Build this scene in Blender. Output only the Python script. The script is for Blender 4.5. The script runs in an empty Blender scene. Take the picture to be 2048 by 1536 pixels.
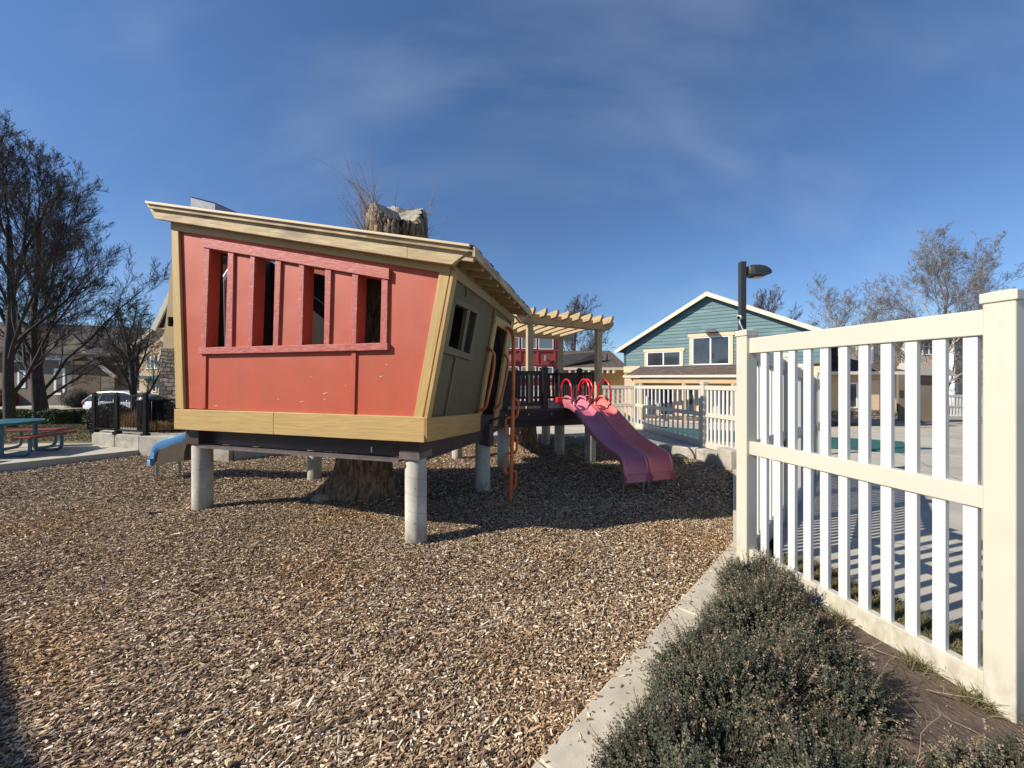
import bpy, math, random
import numpy as np
from mathutils import Vector, Matrix
R = math.radians
random.seed(7); rng = np.random.default_rng(7)
sc = bpy.context.scene
COL = sc.collection
# ---------------------------------------------------------------- camera
EYE = 1.457; FPX = 769.0; HX = 1024.0; HY = 757.0
cam = bpy.data.cameras.new('camera'); cam.lens = 36*FPX/2048; cam.sensor_width = 36
cam.shift_y = -11/2048; cam.clip_start = 0.05; cam.clip_end = 3000
co = bpy.data.objects.new('camera', cam); COL.objects.link(co)
co.location = (0, 0, EYE); co.rotation_euler = (R(90), 0, 0); sc.camera = co
# ---------------------------------------------------------------- sky and sun
SUN_EL = R(35.3); SUN_H = Vector((-0.9496, -0.3134, 0))
SUN = (SUN_H*math.cos(SUN_EL) + Vector((0, 0, math.sin(SUN_EL)))).normalized()
w = bpy.data.worlds.new("World"); sc.world = w; w.use_nodes = True
nt = w.node_tree; nt.nodes.clear(); N = nt.nodes.new; L = nt.links.new
wo = N('ShaderNodeOutputWorld'); bg = N('ShaderNodeBackground'); bg.inputs[1].default_value = 0.103
sky = N('ShaderNodeTexSky'); sky.sky_type = 'NISHITA'; sky.sun_disc = False
sky.sun_elevation = SUN_EL; sky.sun_rotation = math.atan2(SUN_H.x, SUN_H.y)
sky.altitude = 1400; sky.air_density = 1.0; sky.dust_density = 0.35; sky.ozone_density = 2.2
tc = N('ShaderNodeTexCoord'); mp = N('ShaderNodeMapping'); mp.vector_type = 'POINT'
mp.inputs['Rotation'].default_value = (R(35), R(38), R(-18)); mp.inputs['Scale'].default_value = (1.0, 5.6, 3.6)
n1 = N('ShaderNodeTexNoise'); n1.inputs['Scale'].default_value = 1.5; n1.inputs['Detail'].default_value = 9
n1.inputs['Roughness'].default_value = 0.52; n1.inputs['Distortion'].default_value = 0.15
n2 = N('ShaderNodeTexNoise'); n2.inputs['Scale'].default_value = 1.1; n2.inputs['Detail'].default_value = 3
rp = N('ShaderNodeMapRange'); rp.inputs[1].default_value = 0.42; rp.inputs[2].default_value = 0.85; rp.inputs[3].default_value = 0; rp.inputs[4].default_value = 1
rp2 = N('ShaderNodeMapRange'); rp2.inputs[1].default_value = 0.35; rp2.inputs[2].default_value = 0.75
mu = N('ShaderNodeMath'); mu.operation = 'MULTIPLY'; mu2 = N('ShaderNodeMath'); mu2.operation = 'MULTIPLY'; mu2.inputs[1].default_value = 0.34
mx = N('ShaderNodeMix'); mx.data_type = 'RGBA'; mx.inputs['B'].default_value = (3.9, 4.5, 5.5, 1)
tint = N('ShaderNodeMix'); tint.data_type = 'RGBA'; tint.blend_type = 'MULTIPLY'; tint.inputs['Factor'].default_value = 1

se_ = N('ShaderNodeSeparateXYZ'); er = N('ShaderNodeValToRGB'); er.color_ramp.interpolation = 'EASE'
e_ = er.color_ramp.elements; e_[0].position = 0.0; e_[0].color = (.60, .70, .82, 1); e_[1].position = .85; e_[1].color = (.74, .90, 1.06, 1)
for p_, c_ in ((.12, (.57, .69, .84)), (.3, (.62, .76, .92)), (.55, (.68, .84, 1.0))): q_ = e_.new(p_); q_.color = (*c_, 1)
L(tc.outputs['Generated'], se_.inputs[0]); L(se_.outputs[2], er.inputs[0]); L(er.outputs[0], tint.inputs['B'])
L(tc.outputs['Generated'], mp.inputs[0]); L(mp.outputs[0], n1.inputs['Vector']); L(mp.outputs[0], n2.inputs['Vector'])
L(n1.outputs[0], rp.inputs[0]); L(n2.outputs[0], rp2.inputs[0]); L(rp.outputs[0], mu.inputs[0]); L(rp2.outputs[0], mu.inputs[1])
L(mu.outputs[0], mu2.inputs[0]); L(mu2.outputs[0], mx.inputs['Factor']); L(sky.outputs[0], tint.inputs['A']); L(tint.outputs['Result'], mx.inputs['A'])
L(mx.outputs['Result'], bg.inputs[0]); L(bg.outputs[0], wo.inputs[0])
sl = bpy.data.lights.new('sun', 'SUN'); sl.energy = 5.0; sl.angle = R(0.53); sl.color = (1, 0.92, 0.80)
so = bpy.data.objects.new('sun', sl); COL.objects.link(so); so.rotation_euler = SUN.to_track_quat('Z', 'Y').to_euler(); so.location = SUN*60
sc.view_settings.view_transform = 'Standard'; sc.view_settings.look = 'None'
sc.view_settings.exposure = 0.5; sc.view_settings.gamma = 1
sc.render.engine = 'CYCLES'

# ---------------------------------------------------------------- materials
def mk(name, c1, c2=None, uv=False, s=(6, 6, 6), det=6, lo=.35, hi=.65, rough=.75, bump=0., bd=.004, bs=None,
       metal=0., dirt=None, island=0., spec=.5, kind=None, coat=0.):
    m = bpy.data.materials.new(name); m.use_nodes = True; t = m.node_tree; N = t.nodes.new; L = t.links.new
    b = t.nodes['Principled BSDF']; b.inputs['Roughness'].default_value = rough; b.inputs['Metallic'].default_value = metal
    b.inputs['Specular IOR Level'].default_value = spec; b.inputs['Coat Weight'].default_value = coat
    c2 = c2 or tuple(v*.8 for v in c1)
    if uv:
        src = N('ShaderNodeUVMap').outputs[0]
    else:
        src = N('ShaderNodeNewGeometry').outputs['Position']
    mpn = N('ShaderNodeMapping'); mpn.inputs['Scale'].default_value = s; L(src, mpn.inputs[0])
    n = N('ShaderNodeTexNoise'); n.inputs['Scale'].default_value = 1; n.inputs['Detail'].default_value = det; n.inputs['Roughness'].default_value = .6
    if uv: n.inputs['Distortion'].default_value = .35
    L(mpn.outputs[0], n.inputs['Vector'])
    mr = N('ShaderNodeMapRange'); mr.inputs[1].default_value = lo; mr.inputs[2].default_value = hi; L(n.outputs[0], mr.inputs[0])
    fac = mr.outputs[0]
    if island:
        g = N('ShaderNodeNewGeometry'); a = N('ShaderNodeMix'); a.inputs['Factor'].default_value = island
        L(fac, a.inputs['A']); L(g.outputs['Random Per Island'], a.inputs['B']); fac = a.outputs['Result']
    x = N('ShaderNodeMix'); x.data_type = 'RGBA'; x.inputs['A'].default_value = (*c1, 1); x.inputs['B'].default_value = (*c2, 1)
    L(fac, x.inputs['Factor']); out = x.outputs['Result']
    if dirt:
        dc, ds, dl, dh, da = dirt
        p = N('ShaderNodeNewGeometry').outputs['Position']; dm = N('ShaderNodeMapping'); dm.inputs['Scale'].default_value = ds; L(p, dm.inputs[0])
        d = N('ShaderNodeTexNoise'); d.inputs['Scale'].default_value = 1; d.inputs['Detail'].default_value = 8; L(dm.outputs[0], d.inputs['Vector'])
        dr = N('ShaderNodeMapRange'); dr.inputs[1].default_value = dl; dr.inputs[2].default_value = dh; dr.inputs[4].default_value = da; L(d.outputs[0], dr.inputs[0])
        y = N('ShaderNodeMix'); y.data_type = 'RGBA'; y.inputs['B'].default_value = (*dc, 1)
        L(dr.outputs[0], y.inputs['Factor']); L(out, y.inputs['A']); out = y.outputs['Result']
    L(out, b.inputs['Base Color'])
    if bump:
        bn = N('ShaderNodeBump'); bn.inputs['Strength'].default_value = bump; bn.inputs['Distance'].default_value = bd
        if bs:
            m2 = N('ShaderNodeMapping'); m2.inputs['Scale'].default_value = bs; L(src, m2.inputs[0])
            nn = N('ShaderNodeTexNoise'); nn.inputs['Scale'].default_value = 1; nn.inputs['Detail'].default_value = 5; L(m2.outputs[0], nn.inputs['Vector']); L(nn.outputs[0], bn.inputs['Height'])
        else: L(n.outputs[0], bn.inputs['Height'])
        L(bn.outputs[0], b.inputs['Normal'])
    m['out'] = 1
    return m
def nodes(m): return m.node_tree, m.node_tree.nodes['Principled BSDF']
def overlay(m, build):
    """insert a colour between what feeds Base Color and Base Color: build(tree, colour_socket) -> socket"""
    t, b = nodes(m); lk = b.inputs['Base Color'].links[0]; s0 = lk.from_socket; t.links.remove(lk); t.links.new(build(t, s0), b.inputs['Base Color'])
def brickmix(m, scale, bw, rh, mortar, mcol, uv=True, off=.5, rot=0, var=None, bump=0.):
    t, b = nodes(m)
    def f(t, s0):
        N = t.nodes.new; L = t.links.new
        src = N('ShaderNodeUVMap').outputs[0] if uv else N('ShaderNodeNewGeometry').outputs['Position']
        mp_ = N('ShaderNodeMapping'); mp_.inputs['Rotation'].default_value = (0, 0, rot); L(src, mp_.inputs[0])
        br = N('ShaderNodeTexBrick'); br.offset = off; br.inputs['Scale'].default_value = scale; br.inputs['Brick Width'].default_value = bw; br.inputs['Row Height'].default_value = rh
        br.inputs['Mortar Size'].default_value = mortar; br.inputs['Mortar Smooth'].default_value = .3
        v = var or (1, 1); br.inputs['Color1'].default_value = (v[0],)*3+(1,); br.inputs['Color2'].default_value = (v[1],)*3+(1,); br.inputs['Mortar'].default_value = (1, 1, 1, 1)
        L(mp_.outputs[0], br.inputs['Vector'])
        a = N('ShaderNodeMix'); a.data_type = 'RGBA'; a.blend_type = 'MULTIPLY'; a.inputs['Factor'].default_value = 1; L(s0, a.inputs['A']); L(br.outputs['Color'], a.inputs['B'])
        c = N('ShaderNodeMix'); c.data_type = 'RGBA'; c.inputs['B'].default_value = (*mcol, 1); L(br.outputs['Fac'], c.inputs['Factor']); L(a.outputs['Result'], c.inputs['A'])
        if bump:
            bn = N('ShaderNodeBump'); bn.invert = True; bn.inputs['Strength'].default_value = bump; bn.inputs['Distance'].default_value = .01; L(br.outputs['Fac'], bn.inputs['Height'])
            if b.inputs['Normal'].links: L(b.inputs['Normal'].links[0].from_socket, bn.inputs['Normal'])
            L(bn.outputs[0], b.inputs['Normal'])
        return c.outputs['Result']
    overlay(m, f); return m

MT = {}
def splash(m, col, z0, z1, amt, sc_=(30, 30, 12)):
    """soil splashed on the lowest part of a standing object: a noise patch that thins out with height"""
    def f(t, s0):
        N = t.nodes.new; L = t.links.new; g = N('ShaderNodeNewGeometry'); sp = N('ShaderNodeSeparateXYZ'); L(g.outputs['Position'], sp.inputs[0])
        a = N('ShaderNodeMapRange'); a.inputs[1].default_value = z1; a.inputs[2].default_value = z0; a.inputs[4].default_value = amt; L(sp.outputs[2], a.inputs[0])
        mp_ = N('ShaderNodeMapping'); mp_.inputs['Scale'].default_value = sc_; L(g.outputs['Position'], mp_.inputs[0]); n = N('ShaderNodeTexNoise'); n.inputs['Scale'].default_value = 1; n.inputs['Detail'].default_value = 6; L(mp_.outputs[0], n.inputs['Vector'])
        r = N('ShaderNodeMapRange'); r.inputs[1].default_value = .35; r.inputs[2].default_value = .65; L(n.outputs[0], r.inputs[0])
        q = N('ShaderNodeMath'); q.operation = 'MULTIPLY'; L(a.outputs[0], q.inputs[0]); L(r.outputs[0], q.inputs[1])
        x = N('ShaderNodeMix'); x.data_type = 'RGBA'; x.inputs['B'].default_value = (*col, 1); L(q.outputs[0], x.inputs['Factor']); L(s0, x.inputs['A']); return x.outputs['Result']
    overlay(m, f)
MT['red'] = mk('red_panel_paint', (.50, .090, .042), (.43, .074, .036), s=(3, 3, 2), rough=.55, bump=.12, bd=.002, bs=(300, 300, 300), dirt=((.56, .17, .13), (1.2, 1.2, 2.5), .5, .8, .55))
MT['redboard'] = mk('red_board_paint', (.50, .135, .105), (.37, .068, .052), uv=True, s=(10, 60, 1), lo=.4, hi=.62, rough=.6, bump=.6, bd=.004, bs=(14, 90, 1), dirt=((.62, .3, .26), (14, 14, 50), .55, .72, .6))
MT['reddark'] = mk('dark_red_siding', (.30, .045, .04), (.26, .04, .035), s=(2, 2, 2), rough=.6)
MT['tan'] = mk('tan_board_paint', (.53, .36, .14), (.42, .275, .10), uv=True, s=(3, 60, 1), lo=.38, hi=.62, rough=.6, bump=.55, bd=.003, bs=(5, 110, 1))
MT['tanworn'] = mk('weathered_tan_board', (.58, .45, .26), (.38, .28, .145), uv=True, s=(3.5, 45, 1), lo=.38, hi=.66, rough=.75, bump=.6, bd=.003, bs=(5, 90, 1), dirt=((.24, .18, .115), (3, 3, 9), .46, .66, .8))
MT['tantrim'] = mk('light_tan_trim', (.68, .55, .36), (.6, .47, .28), uv=True, s=(2, 20, 1), rough=.6)
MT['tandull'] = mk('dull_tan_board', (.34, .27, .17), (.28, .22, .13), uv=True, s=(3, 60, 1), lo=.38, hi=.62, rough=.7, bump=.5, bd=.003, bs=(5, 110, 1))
MT['perg'] = mk('pergola_wood_stain', (.50, .385, .225), (.36, .26, .14), uv=True, s=(3, 50, 1), rough=.75, bump=.5, bd=.003, bs=(5, 90, 1), dirt=((.26, .19, .12), (6, 6, 6), .55, .75, .6))
MT['green'] = mk('olive_panel_paint', (.115, .105, .058), (.10, .092, .050), s=(4, 4, 2), rough=.6, bump=.15, bd=.002, bs=(200, 200, 200))
MT['greenboard'] = mk('olive_board_paint', (.15, .137, .08), (.12, .11, .062), uv=True, s=(5, 50, 1), rough=.6, bump=.5, bd=.003, bs=(10, 90, 1))
MT['brown'] = mk('dark_brown_steel', (.060, .040, .042), (.045, .030, .031), s=(5, 5, 5), rough=.5, dirt=((.13, .11, .11), (9, 9, 9), .6, .8, .4))
MT['flange'] = mk('worn_brown_flange', (.17, .14, .14), (.11, .09, .09), s=(6, 6, 6), rough=.45)
MT['deckbrown'] = mk('dark_brown_composite', (.026, .018, .020), (.018, .013, .015), uv=True, s=(3, 40, 1), rough=.55)
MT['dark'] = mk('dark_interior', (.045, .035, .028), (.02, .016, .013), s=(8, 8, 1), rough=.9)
MT['conc'] = mk('cast_concrete', (.47, .44, .37), (.33, .31, .26), s=(5, 5, 3), rough=.85, bump=.35, bd=.003, bs=(60, 60, 60), dirt=((.16, .15, .12), (2.5, 2.5, 5), .52, .75, .75))
MT['pave'] = mk('concrete_paving', (.46, .425, .345), (.37, .34, .28), s=(1.3, 1.3, 1.3), det=9, rough=.85, bump=.25, bd=.002, bs=(80, 80, 80), dirt=((.25, .235, .2), (.7, .7, .7), .5, .7, .5))
brickmix(MT['pave'], 1, 2.4, 2.4, .012, (.13, .12, .1), uv=False, off=0, rot=.6)
MT['kerb'] = mk('kerb_concrete', (.52, .475, .375), (.41, .37, .29), s=(9, 9, 9), det=9, rough=.85, bump=.35, bd=.003, bs=(120, 120, 120), dirt=((.28, .25, .2), (2.5, 2.5, 2.5), .5, .7, .5))
MT['vinyl'] = mk('cream_vinyl', (.545, .52, .43), (.525, .50, .41), s=(2, 2, 2), rough=.42, bump=.05, bd=.001, bs=(150, 150, 150), dirt=((.42, .37, .27), (6, 6, 3), .58, .80, .55))
MT['vinylw'] = mk('white_vinyl', (.62, .615, .595), (.60, .595, .575), s=(3, 3, 3), rough=.4, bump=.12, bd=.001, bs=(350, 350, 350))
MT['black'] = mk('black_powder_coat', (.010, .010, .011), (.008, .008, .009), rough=.55, spec=.2)
MT['fixture'] = mk('dark_bronze_fixture', (.035, .035, .037), (.028, .028, .03), rough=.45)
MT['orange'] = mk('orange_powder_coat', (.74, .165, .03), (.62, .13, .025), s=(8, 8, 8), rough=.38, dirt=((.22, .04, .012), (10, 10, 6), .55, .75, .7), coat=.2)
MT['redrail'] = mk('glossy_red_coat', (.66, .018, .03), (.55, .014, .022), rough=.22, coat=.4)
MT['slideL'] = mk('faded_magenta_plastic', (.46, .12, .18), (.52, .19, .24), s=(3, 3, 3), rough=.38, dirt=((.46, .2, .27), (5, 5, 5), .5, .8, .6))
MT['slideR'] = mk('faded_coral_plastic', (.62, .12, .12), (.66, .18, .16), s=(3, 3, 3), rough=.38, dirt=((.68, .26, .24), (5, 5, 5), .52, .8, .6))
MT['slideB'] = mk('blue_plastic', (.10, .30, .62), (.15, .38, .68), s=(4, 4, 4), rough=.35)
MT['slidebase'] = mk('slide_underside', (.075, .048, .03), (.055, .036, .022), rough=.6)
MT['steel'] = mk('galvanised_steel', (.35, .35, .34), (.26, .26, .25), s=(20, 20, 20), rough=.4, metal=.7)
MT['glass'] = mk('window_glass', (.028, .034, .04), (.05, .06, .07), s=(1.2, 1.2, 1.2), rough=.04, spec=.9)
MT['glasslight'] = mk('reflecting_glass', (.10, .13, .15), (.16, .19, .2), s=(1, 1, 1), rough=.05, spec=1)
MT['white'] = mk('white_frame', (.80, .79, .76), (.76, .75, .72), rough=.45)
MT['gutter'] = mk('cream_gutter', (.66, .60, .50), (.58, .53, .44), s=(1, 1, 6), rough=.5)
MT['teal'] = mk('teal_siding_paint', (.075, .152, .168), (.115, .207, .22), uv=True, s=(1.2, 14, 1), lo=.4, hi=.66, det=8, rough=.6, dirt=((.24, .36, .35), (.7, .7, 5), .52, .72, .55))
MT['tealdark'] = mk('teal_trim', (.03, .09, .10), (.025, .08, .09), rough=.6)
MT['stucco'] = mk('tan_stucco', (.56, .41, .235), (.50, .36, .20), s=(2, 2, 2), rough=.9, bump=.4, bd=.004, bs=(40, 40, 40))
MT['stuccop'] = mk('peach_stucco', (.62, .46, .31), (.56, .41, .27), s=(2, 2, 2), rough=.9, bump=.4, bd=.004, bs=(40, 40, 40))
MT['stuccoy'] = mk('yellow_stucco', (.60, .46, .23), (.54, .41, .20), s=(2, 2, 2), rough=.9)
MT['stuccod'] = mk('shaded_taupe_stucco', (.20, .165, .125), (.17, .14, .105), s=(1, 1, 1), rough=.9)  # taupe darkened in the colour itself to stand for shade on the far-left house
MT['stuccog'] = mk('grey_stucco', (.42, .38, .33), (.36, .33, .28), s=(.5, .5, .5), rough=.9)
MT['shingle'] = brickmix(mk('brown_asphalt_shingle', (.135, .10, .08), (.085, .062, .05), s=(7, 7, 7), det=9, rough=.95, bump=.4, bd=.006), 1, .3, .14, .012, (.035, .028, .024), var=(.75, 1.15), bump=.5)
MT['shingled'] = brickmix(mk('dark_asphalt_shingle', (.045, .038, .036), (.03, .026, .025), s=(7, 7, 7), det=9, rough=.95), 1, .3, .14, .012, (.015, .014, .013), var=(.75, 1.15))
MT['bark'] = mk('furrowed_bark', (.37, .26, .16), (.12, .078, .048), s=(26, 26, 5), det=9, lo=.38, hi=.6, rough=.95, bump=1, bd=.03, dirt=((.36, .30, .23), (7, 7, 4), .55, .75, .6))
MT['cutwood'] = mk('grey_cut_wood', (.44, .40, .325), (.22, .19, .145), s=(14, 14, 14), det=8, rough=.9, bump=.6, bd=.01)
MT['rootwood'] = mk('weathered_root_wood', (.50, .39, .26), (.24, .18, .12), s=(30, 30, 8), det=8, rough=.9, bump=.6, bd=.01)
MT['treebark'] = mk('grey_tree_bark', (.062, .050, .042), (.03, .025, .021), s=(12, 12, 4), rough=.95, bump=.6, bd=.01)
MT['twig'] = mk('dark_twig', (.058, .045, .040), (.028, .022, .020), s=(9, 9, 9), rough=.9, island=.5)
MT['twigpale'] = mk('pale_twig', (.24, .21, .185), (.13, .115, .10), s=(9, 9, 9), rough=.9, island=.5)
MT['twigred'] = mk('reddish_twig', (.13, .095, .085), (.07, .052, .048), s=(9, 9, 9), rough=.9, island=.5)
MT['sprout'] = mk('grey_sprout', (.33, .28, .24), (.2, .16, .13), rough=.8, island=.5)
MT['shrub'] = mk('grey_green_leaf', (.125, .132, .085), (.034, .044, .025), s=(7, 7, 7), rough=.75, island=.75)
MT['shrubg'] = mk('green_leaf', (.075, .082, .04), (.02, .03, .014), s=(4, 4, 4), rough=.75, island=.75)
MT['shrubstem'] = mk('brown_stem', (.17, .12, .085), (.08, .055, .04), rough=.9, island=.8)
MT['spike'] = mk('dry_flower', (.36, .275, .18), (.2, .15, .10), rough=.9, island=.9)
MT['hedge'] = mk('hedge_leaf', (.10, .12, .045), (.03, .05, .018), s=(5, 5, 5), rough=.7, island=.7)
MT['drygrass'] = mk('dry_grass_blade', (.42, .27, .12), (.25, .15, .06), rough=.9, island=.8)
MT['grass'] = mk('winter_grass_blade', (.20, .165, .075), (.085, .09, .032), rough=.9, island=.8)
MT['lawn'] = mk('winter_lawn', (.115, .115, .045), (.17, .135, .065), s=(1.4, 1.4, 1.4), det=9, rough=.95, bump=.8, bd=.03, bs=(40, 40, 40), dirt=((.21, .17, .1), (.5, .5, .5), .5, .7, .5))
MT['soil'] = mk('dark_garden_soil', (.115, .080, .058), (.060, .042, .032), s=(9, 9, 9), det=10, rough=.95, bump=.9, bd=.02, bs=(45, 45, 45), dirt=((.2, .15, .11), (60, 60, 60), .64, .72, .8))
MT['asphalt'] = mk('asphalt', (.055, .055, .058), (.045, .045, .047), s=(3, 3, 3), rough=.9)
MT['cover'] = mk('green_pool_cover', (.012, .11, .095), (.010, .09, .078), s=(1, 1, 1), rough=.6, bump=.3, bd=.02, bs=(2, 2, 2))
MT['bluegreen'] = mk('teal_coated_metal', (.028, .135, .16), (.022, .11, .135), rough=.35)
MT['bluepipe'] = mk('blue_coated_pipe', (.06, .16, .24), (.05, .13, .2), rough=.3)
MT['redseat'] = mk('red_coated_seat', (.22, .032, .025), (.18, .026, .02), rough=.4)
MT['carwhite'] = mk('white_car_paint', (.78, .79, .80), (.76, .77, .78), rough=.25, coat=.6)
MT['carred'] = mk('red_car_paint', (.22, .012, .02), (.2, .01, .018), rough=.25, coat=.5)
MT['cardark'] = mk('charcoal_car_paint', (.10, .105, .11), (.09, .095, .1), rough=.25, coat=.5)
MT['rubber'] = mk('tyre_rubber', (.02, .02, .02), (.015, .015, .015), rough=.8)
MT['tail'] = mk('tail_lamp_red', (.6, .02, .02), (.5, .02, .02), rough=.2)
MT['garage'] = mk('brown_door_paint', (.12, .075, .04), (.10, .06, .032), s=(1, 1, .3), rough=.6)
MT['whitecam'] = mk('white_plastic', (.8, .8, .8), (.75, .75, .75), rough=.35)
splash(MT['vinyl'], (.30, .24, .16), .0, .30, .75)
splash(MT['red'], (.40, .11, .065), -1, 6, .5, (16, 16, .9))
splash(MT['conc'], (.17, .14, .10), -.02, .22, .8)
# stone veneer
def stone():
    m = mk('stacked_stone', (.26, .22, .185), (.12, .105, .095), s=(14, 14, 20), rough=.9, bump=.8, bd=.02, bs=(25, 25, 25)); t, b = nodes(m)
    def f(t, s0):
        N = t.nodes.new; L = t.links.new; g = N('ShaderNodeNewGeometry'); sp = N('ShaderNodeSeparateXYZ'); L(g.outputs['Position'], sp.inputs[0])
        nz = N('ShaderNodeTexNoise'); nz.inputs['Scale'].default_value = 3.5; nz.inputs['Detail'].default_value = 3; L(g.outputs['Position'], nz.inputs['Vector']); sn = N('ShaderNodeSeparateColor'); L(nz.outputs['Color'], sn.inputs[0])
        ax = N('ShaderNodeMath'); ax.operation = 'MULTIPLY_ADD'; ax.inputs[1].default_value = .22; L(sn.outputs[0], ax.inputs[0]); L(sp.outputs[0], ax.inputs[2])
        az = N('ShaderNodeMath'); az.operation = 'MULTIPLY_ADD'; az.inputs[1].default_value = .16; L(sn.outputs[1], az.inputs[0]); L(sp.outputs[2], az.inputs[2])
        cb = N('ShaderNodeCombineXYZ'); L(ax.outputs[0], cb.inputs[0]); L(az.outputs[0], cb.inputs[1])
        br = N('ShaderNodeTexBrick'); br.inputs['Scale'].default_value = 1; br.inputs['Brick Width'].default_value = .20; br.inputs['Row Height'].default_value = .085; br.inputs['Mortar Size'].default_value = .008; br.inputs['Bias'].default_value = 0; br.squash = .6; br.squash_frequency = 3
        br.inputs['Color1'].default_value = (.45, .44, .46, 1); br.inputs['Color2'].default_value = (1.5, 1.38, 1.2, 1); br.inputs['Mortar'].default_value = (.08, .08, .08, 1); L(cb.outputs[0], br.inputs['Vector'])
        x = N('ShaderNodeMix'); x.data_type = 'RGBA'; x.blend_type = 'MULTIPLY'; x.inputs['Factor'].default_value = 1; L(s0, x.inputs['A']); L(br.outputs['Color'], x.inputs['B'])
        bn = N('ShaderNodeBump'); bn.invert = True; bn.inputs['Strength'].default_value = 1; bn.inputs['Distance'].default_value = .03; L(br.outputs['Fac'], bn.inputs['Height']); L(b.inputs['Normal'].links[0].from_socket, bn.inputs['Normal']); L(bn.outputs[0], b.inputs['Normal'])
        return x.outputs['Result']
    overlay(m, f); return m
MT['stone'] = stone()
def pillar_mat():   # spiral form-tube seams
    m = mk('sonotube_concrete', (.56, .54, .45), (.40, .38, .32), s=(4, 4, 4), rough=.85, bump=.4, bd=.003, bs=(50, 50, 50), dirt=((.10, .09, .08), (22, 22, 30), .64, .72, .75))
    def f(t, s0):
        N = t.nodes.new; L = t.links.new; u = N('ShaderNodeUVMap'); s = N('ShaderNodeSeparateXYZ'); L(u.outputs[0], s.inputs[0])
        m1 = N('ShaderNodeMath'); m1.operation = 'MULTIPLY_ADD'; m1.inputs[1].default_value = 1/.15; L(s.outputs[1], m1.inputs[0]); L(s.outputs[0], m1.inputs[2])
        fr = N('ShaderNodeMath'); fr.operation = 'FRACT'; L(m1.outputs[0], fr.inputs[0])
        lt = N('ShaderNodeMapRange'); lt.inputs[1].default_value = .0; lt.inputs[2].default_value = .05; lt.inputs[3].default_value = .55; lt.inputs[4].default_value = 0; L(fr.outputs[0], lt.inputs[0])
        x = N('ShaderNodeMix'); x.data_type = 'RGBA'; x.inputs['B'].default_value = (.14, .13, .11, 1); L(lt.outputs[0], x.inputs['Factor']); L(s0, x.inputs['A']); return x.outputs['Result']
    overlay(m, f); return m
MT['pillar'] = pillar_mat()
splash(MT['pillar'], (.20, .15, .10), .0, .20, .9)
def chip_mats():
    m = bpy.data.materials.new('wood_chip'); m.use_nodes = True; t, b = nodes(m); N = t.nodes.new; L = t.links.new
    g = N('ShaderNodeNewGeometry'); r = N('ShaderNodeValToRGB'); el = r.color_ramp.elements
    cs = [(0, (.04, .025, .017)), (.2, (.135, .083, .048)), (.42, (.27, .176, .10)), (.62, (.41, .285, .165)), (.78, (.51, .38, .24)), (.9, (.66, .54, .38)), (1, (.88, .79, .62))]
    el[0].position = 0; el[0].color = (*cs[0][1], 1); el[1].position = 1; el[1].color = (*cs[-1][1], 1)
    for p, c in cs[1:-1]: e = el.new(p); e.color = (*c, 1)
    L(g.outputs['Random Per Island'], r.inputs[0])
    n = N('ShaderNodeTexNoise'); n.inputs['Scale'].default_value = .9; n.inputs['Detail'].default_value = 4; L(g.outputs['Position'], n.inputs['Vector'])
    mr = N('ShaderNodeMapRange'); mr.inputs[1].default_value = .50; mr.inputs[2].default_value = .68; L(n.outputs[0], mr.inputs[0])
    x = N('ShaderNodeMix'); x.data_type = 'RGBA'; x.blend_type = 'MULTIPLY'; x.inputs['B'].default_value = (.98, .87, .72, 1); L(mr.outputs[0], x.inputs['Factor']); L(r.outputs[0], x.inputs['A'])
    L(x.outputs['Result'], b.inputs['Base Color']); b.inputs['Roughness'].default_value = .8
    m2 = bpy.data.materials.new('mulch_bed'); m2.use_nodes = True; t, b = nodes(m2); N = t.nodes.new; L = t.links.new
    g = N('ShaderNodeNewGeometry'); a = N('ShaderNodeMapping'); a.inputs['Scale'].default_value = (45, 90, 45); a.inputs['Rotation'].default_value = (0, 0, .5); L(g.outputs['Position'], a.inputs[0])
    d = N('ShaderNodeTexNoise'); d.inputs['Scale'].default_value = 12; L(g.outputs['Position'], d.inputs['Vector'])
    ad = N('ShaderNodeMix'); ad.data_type = 'VECTOR'; ad.inputs['Factor'].default_value = .05; L(a.outputs[0], ad.inputs['A']); L(d.outputs['Color'], ad.inputs['B'])
    v = N('ShaderNodeTexVoronoi'); v.inputs['Scale'].default_value = 1; L(a.outputs[0], v.inputs['Vector']); sp = N('ShaderNodeSeparateColor'); L(v.outputs['Color'], sp.inputs[0])
    r = N('ShaderNodeValToRGB'); el = r.color_ramp.elements; el[0].color = (.03, .018, .012, 1); el[1].color = (.30, .22, .14, 1); e = el.new(.6); e.color = (.075, .05, .035, 1); L(sp.outputs[0], r.inputs[0]); L(r.outputs[0], b.inputs['Base Color'])
    bn = N('ShaderNodeBump'); bn.inputs['Distance'].default_value = .02; bn.inputs['Strength'].default_value = 1; L(sp.outputs[1], bn.inputs['Height']); L(bn.outputs[0], b.inputs['Normal']); b.inputs['Roughness'].default_value = .9
    return m, m2
MT['chip'], MT['mulch'] = chip_mats()

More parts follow.
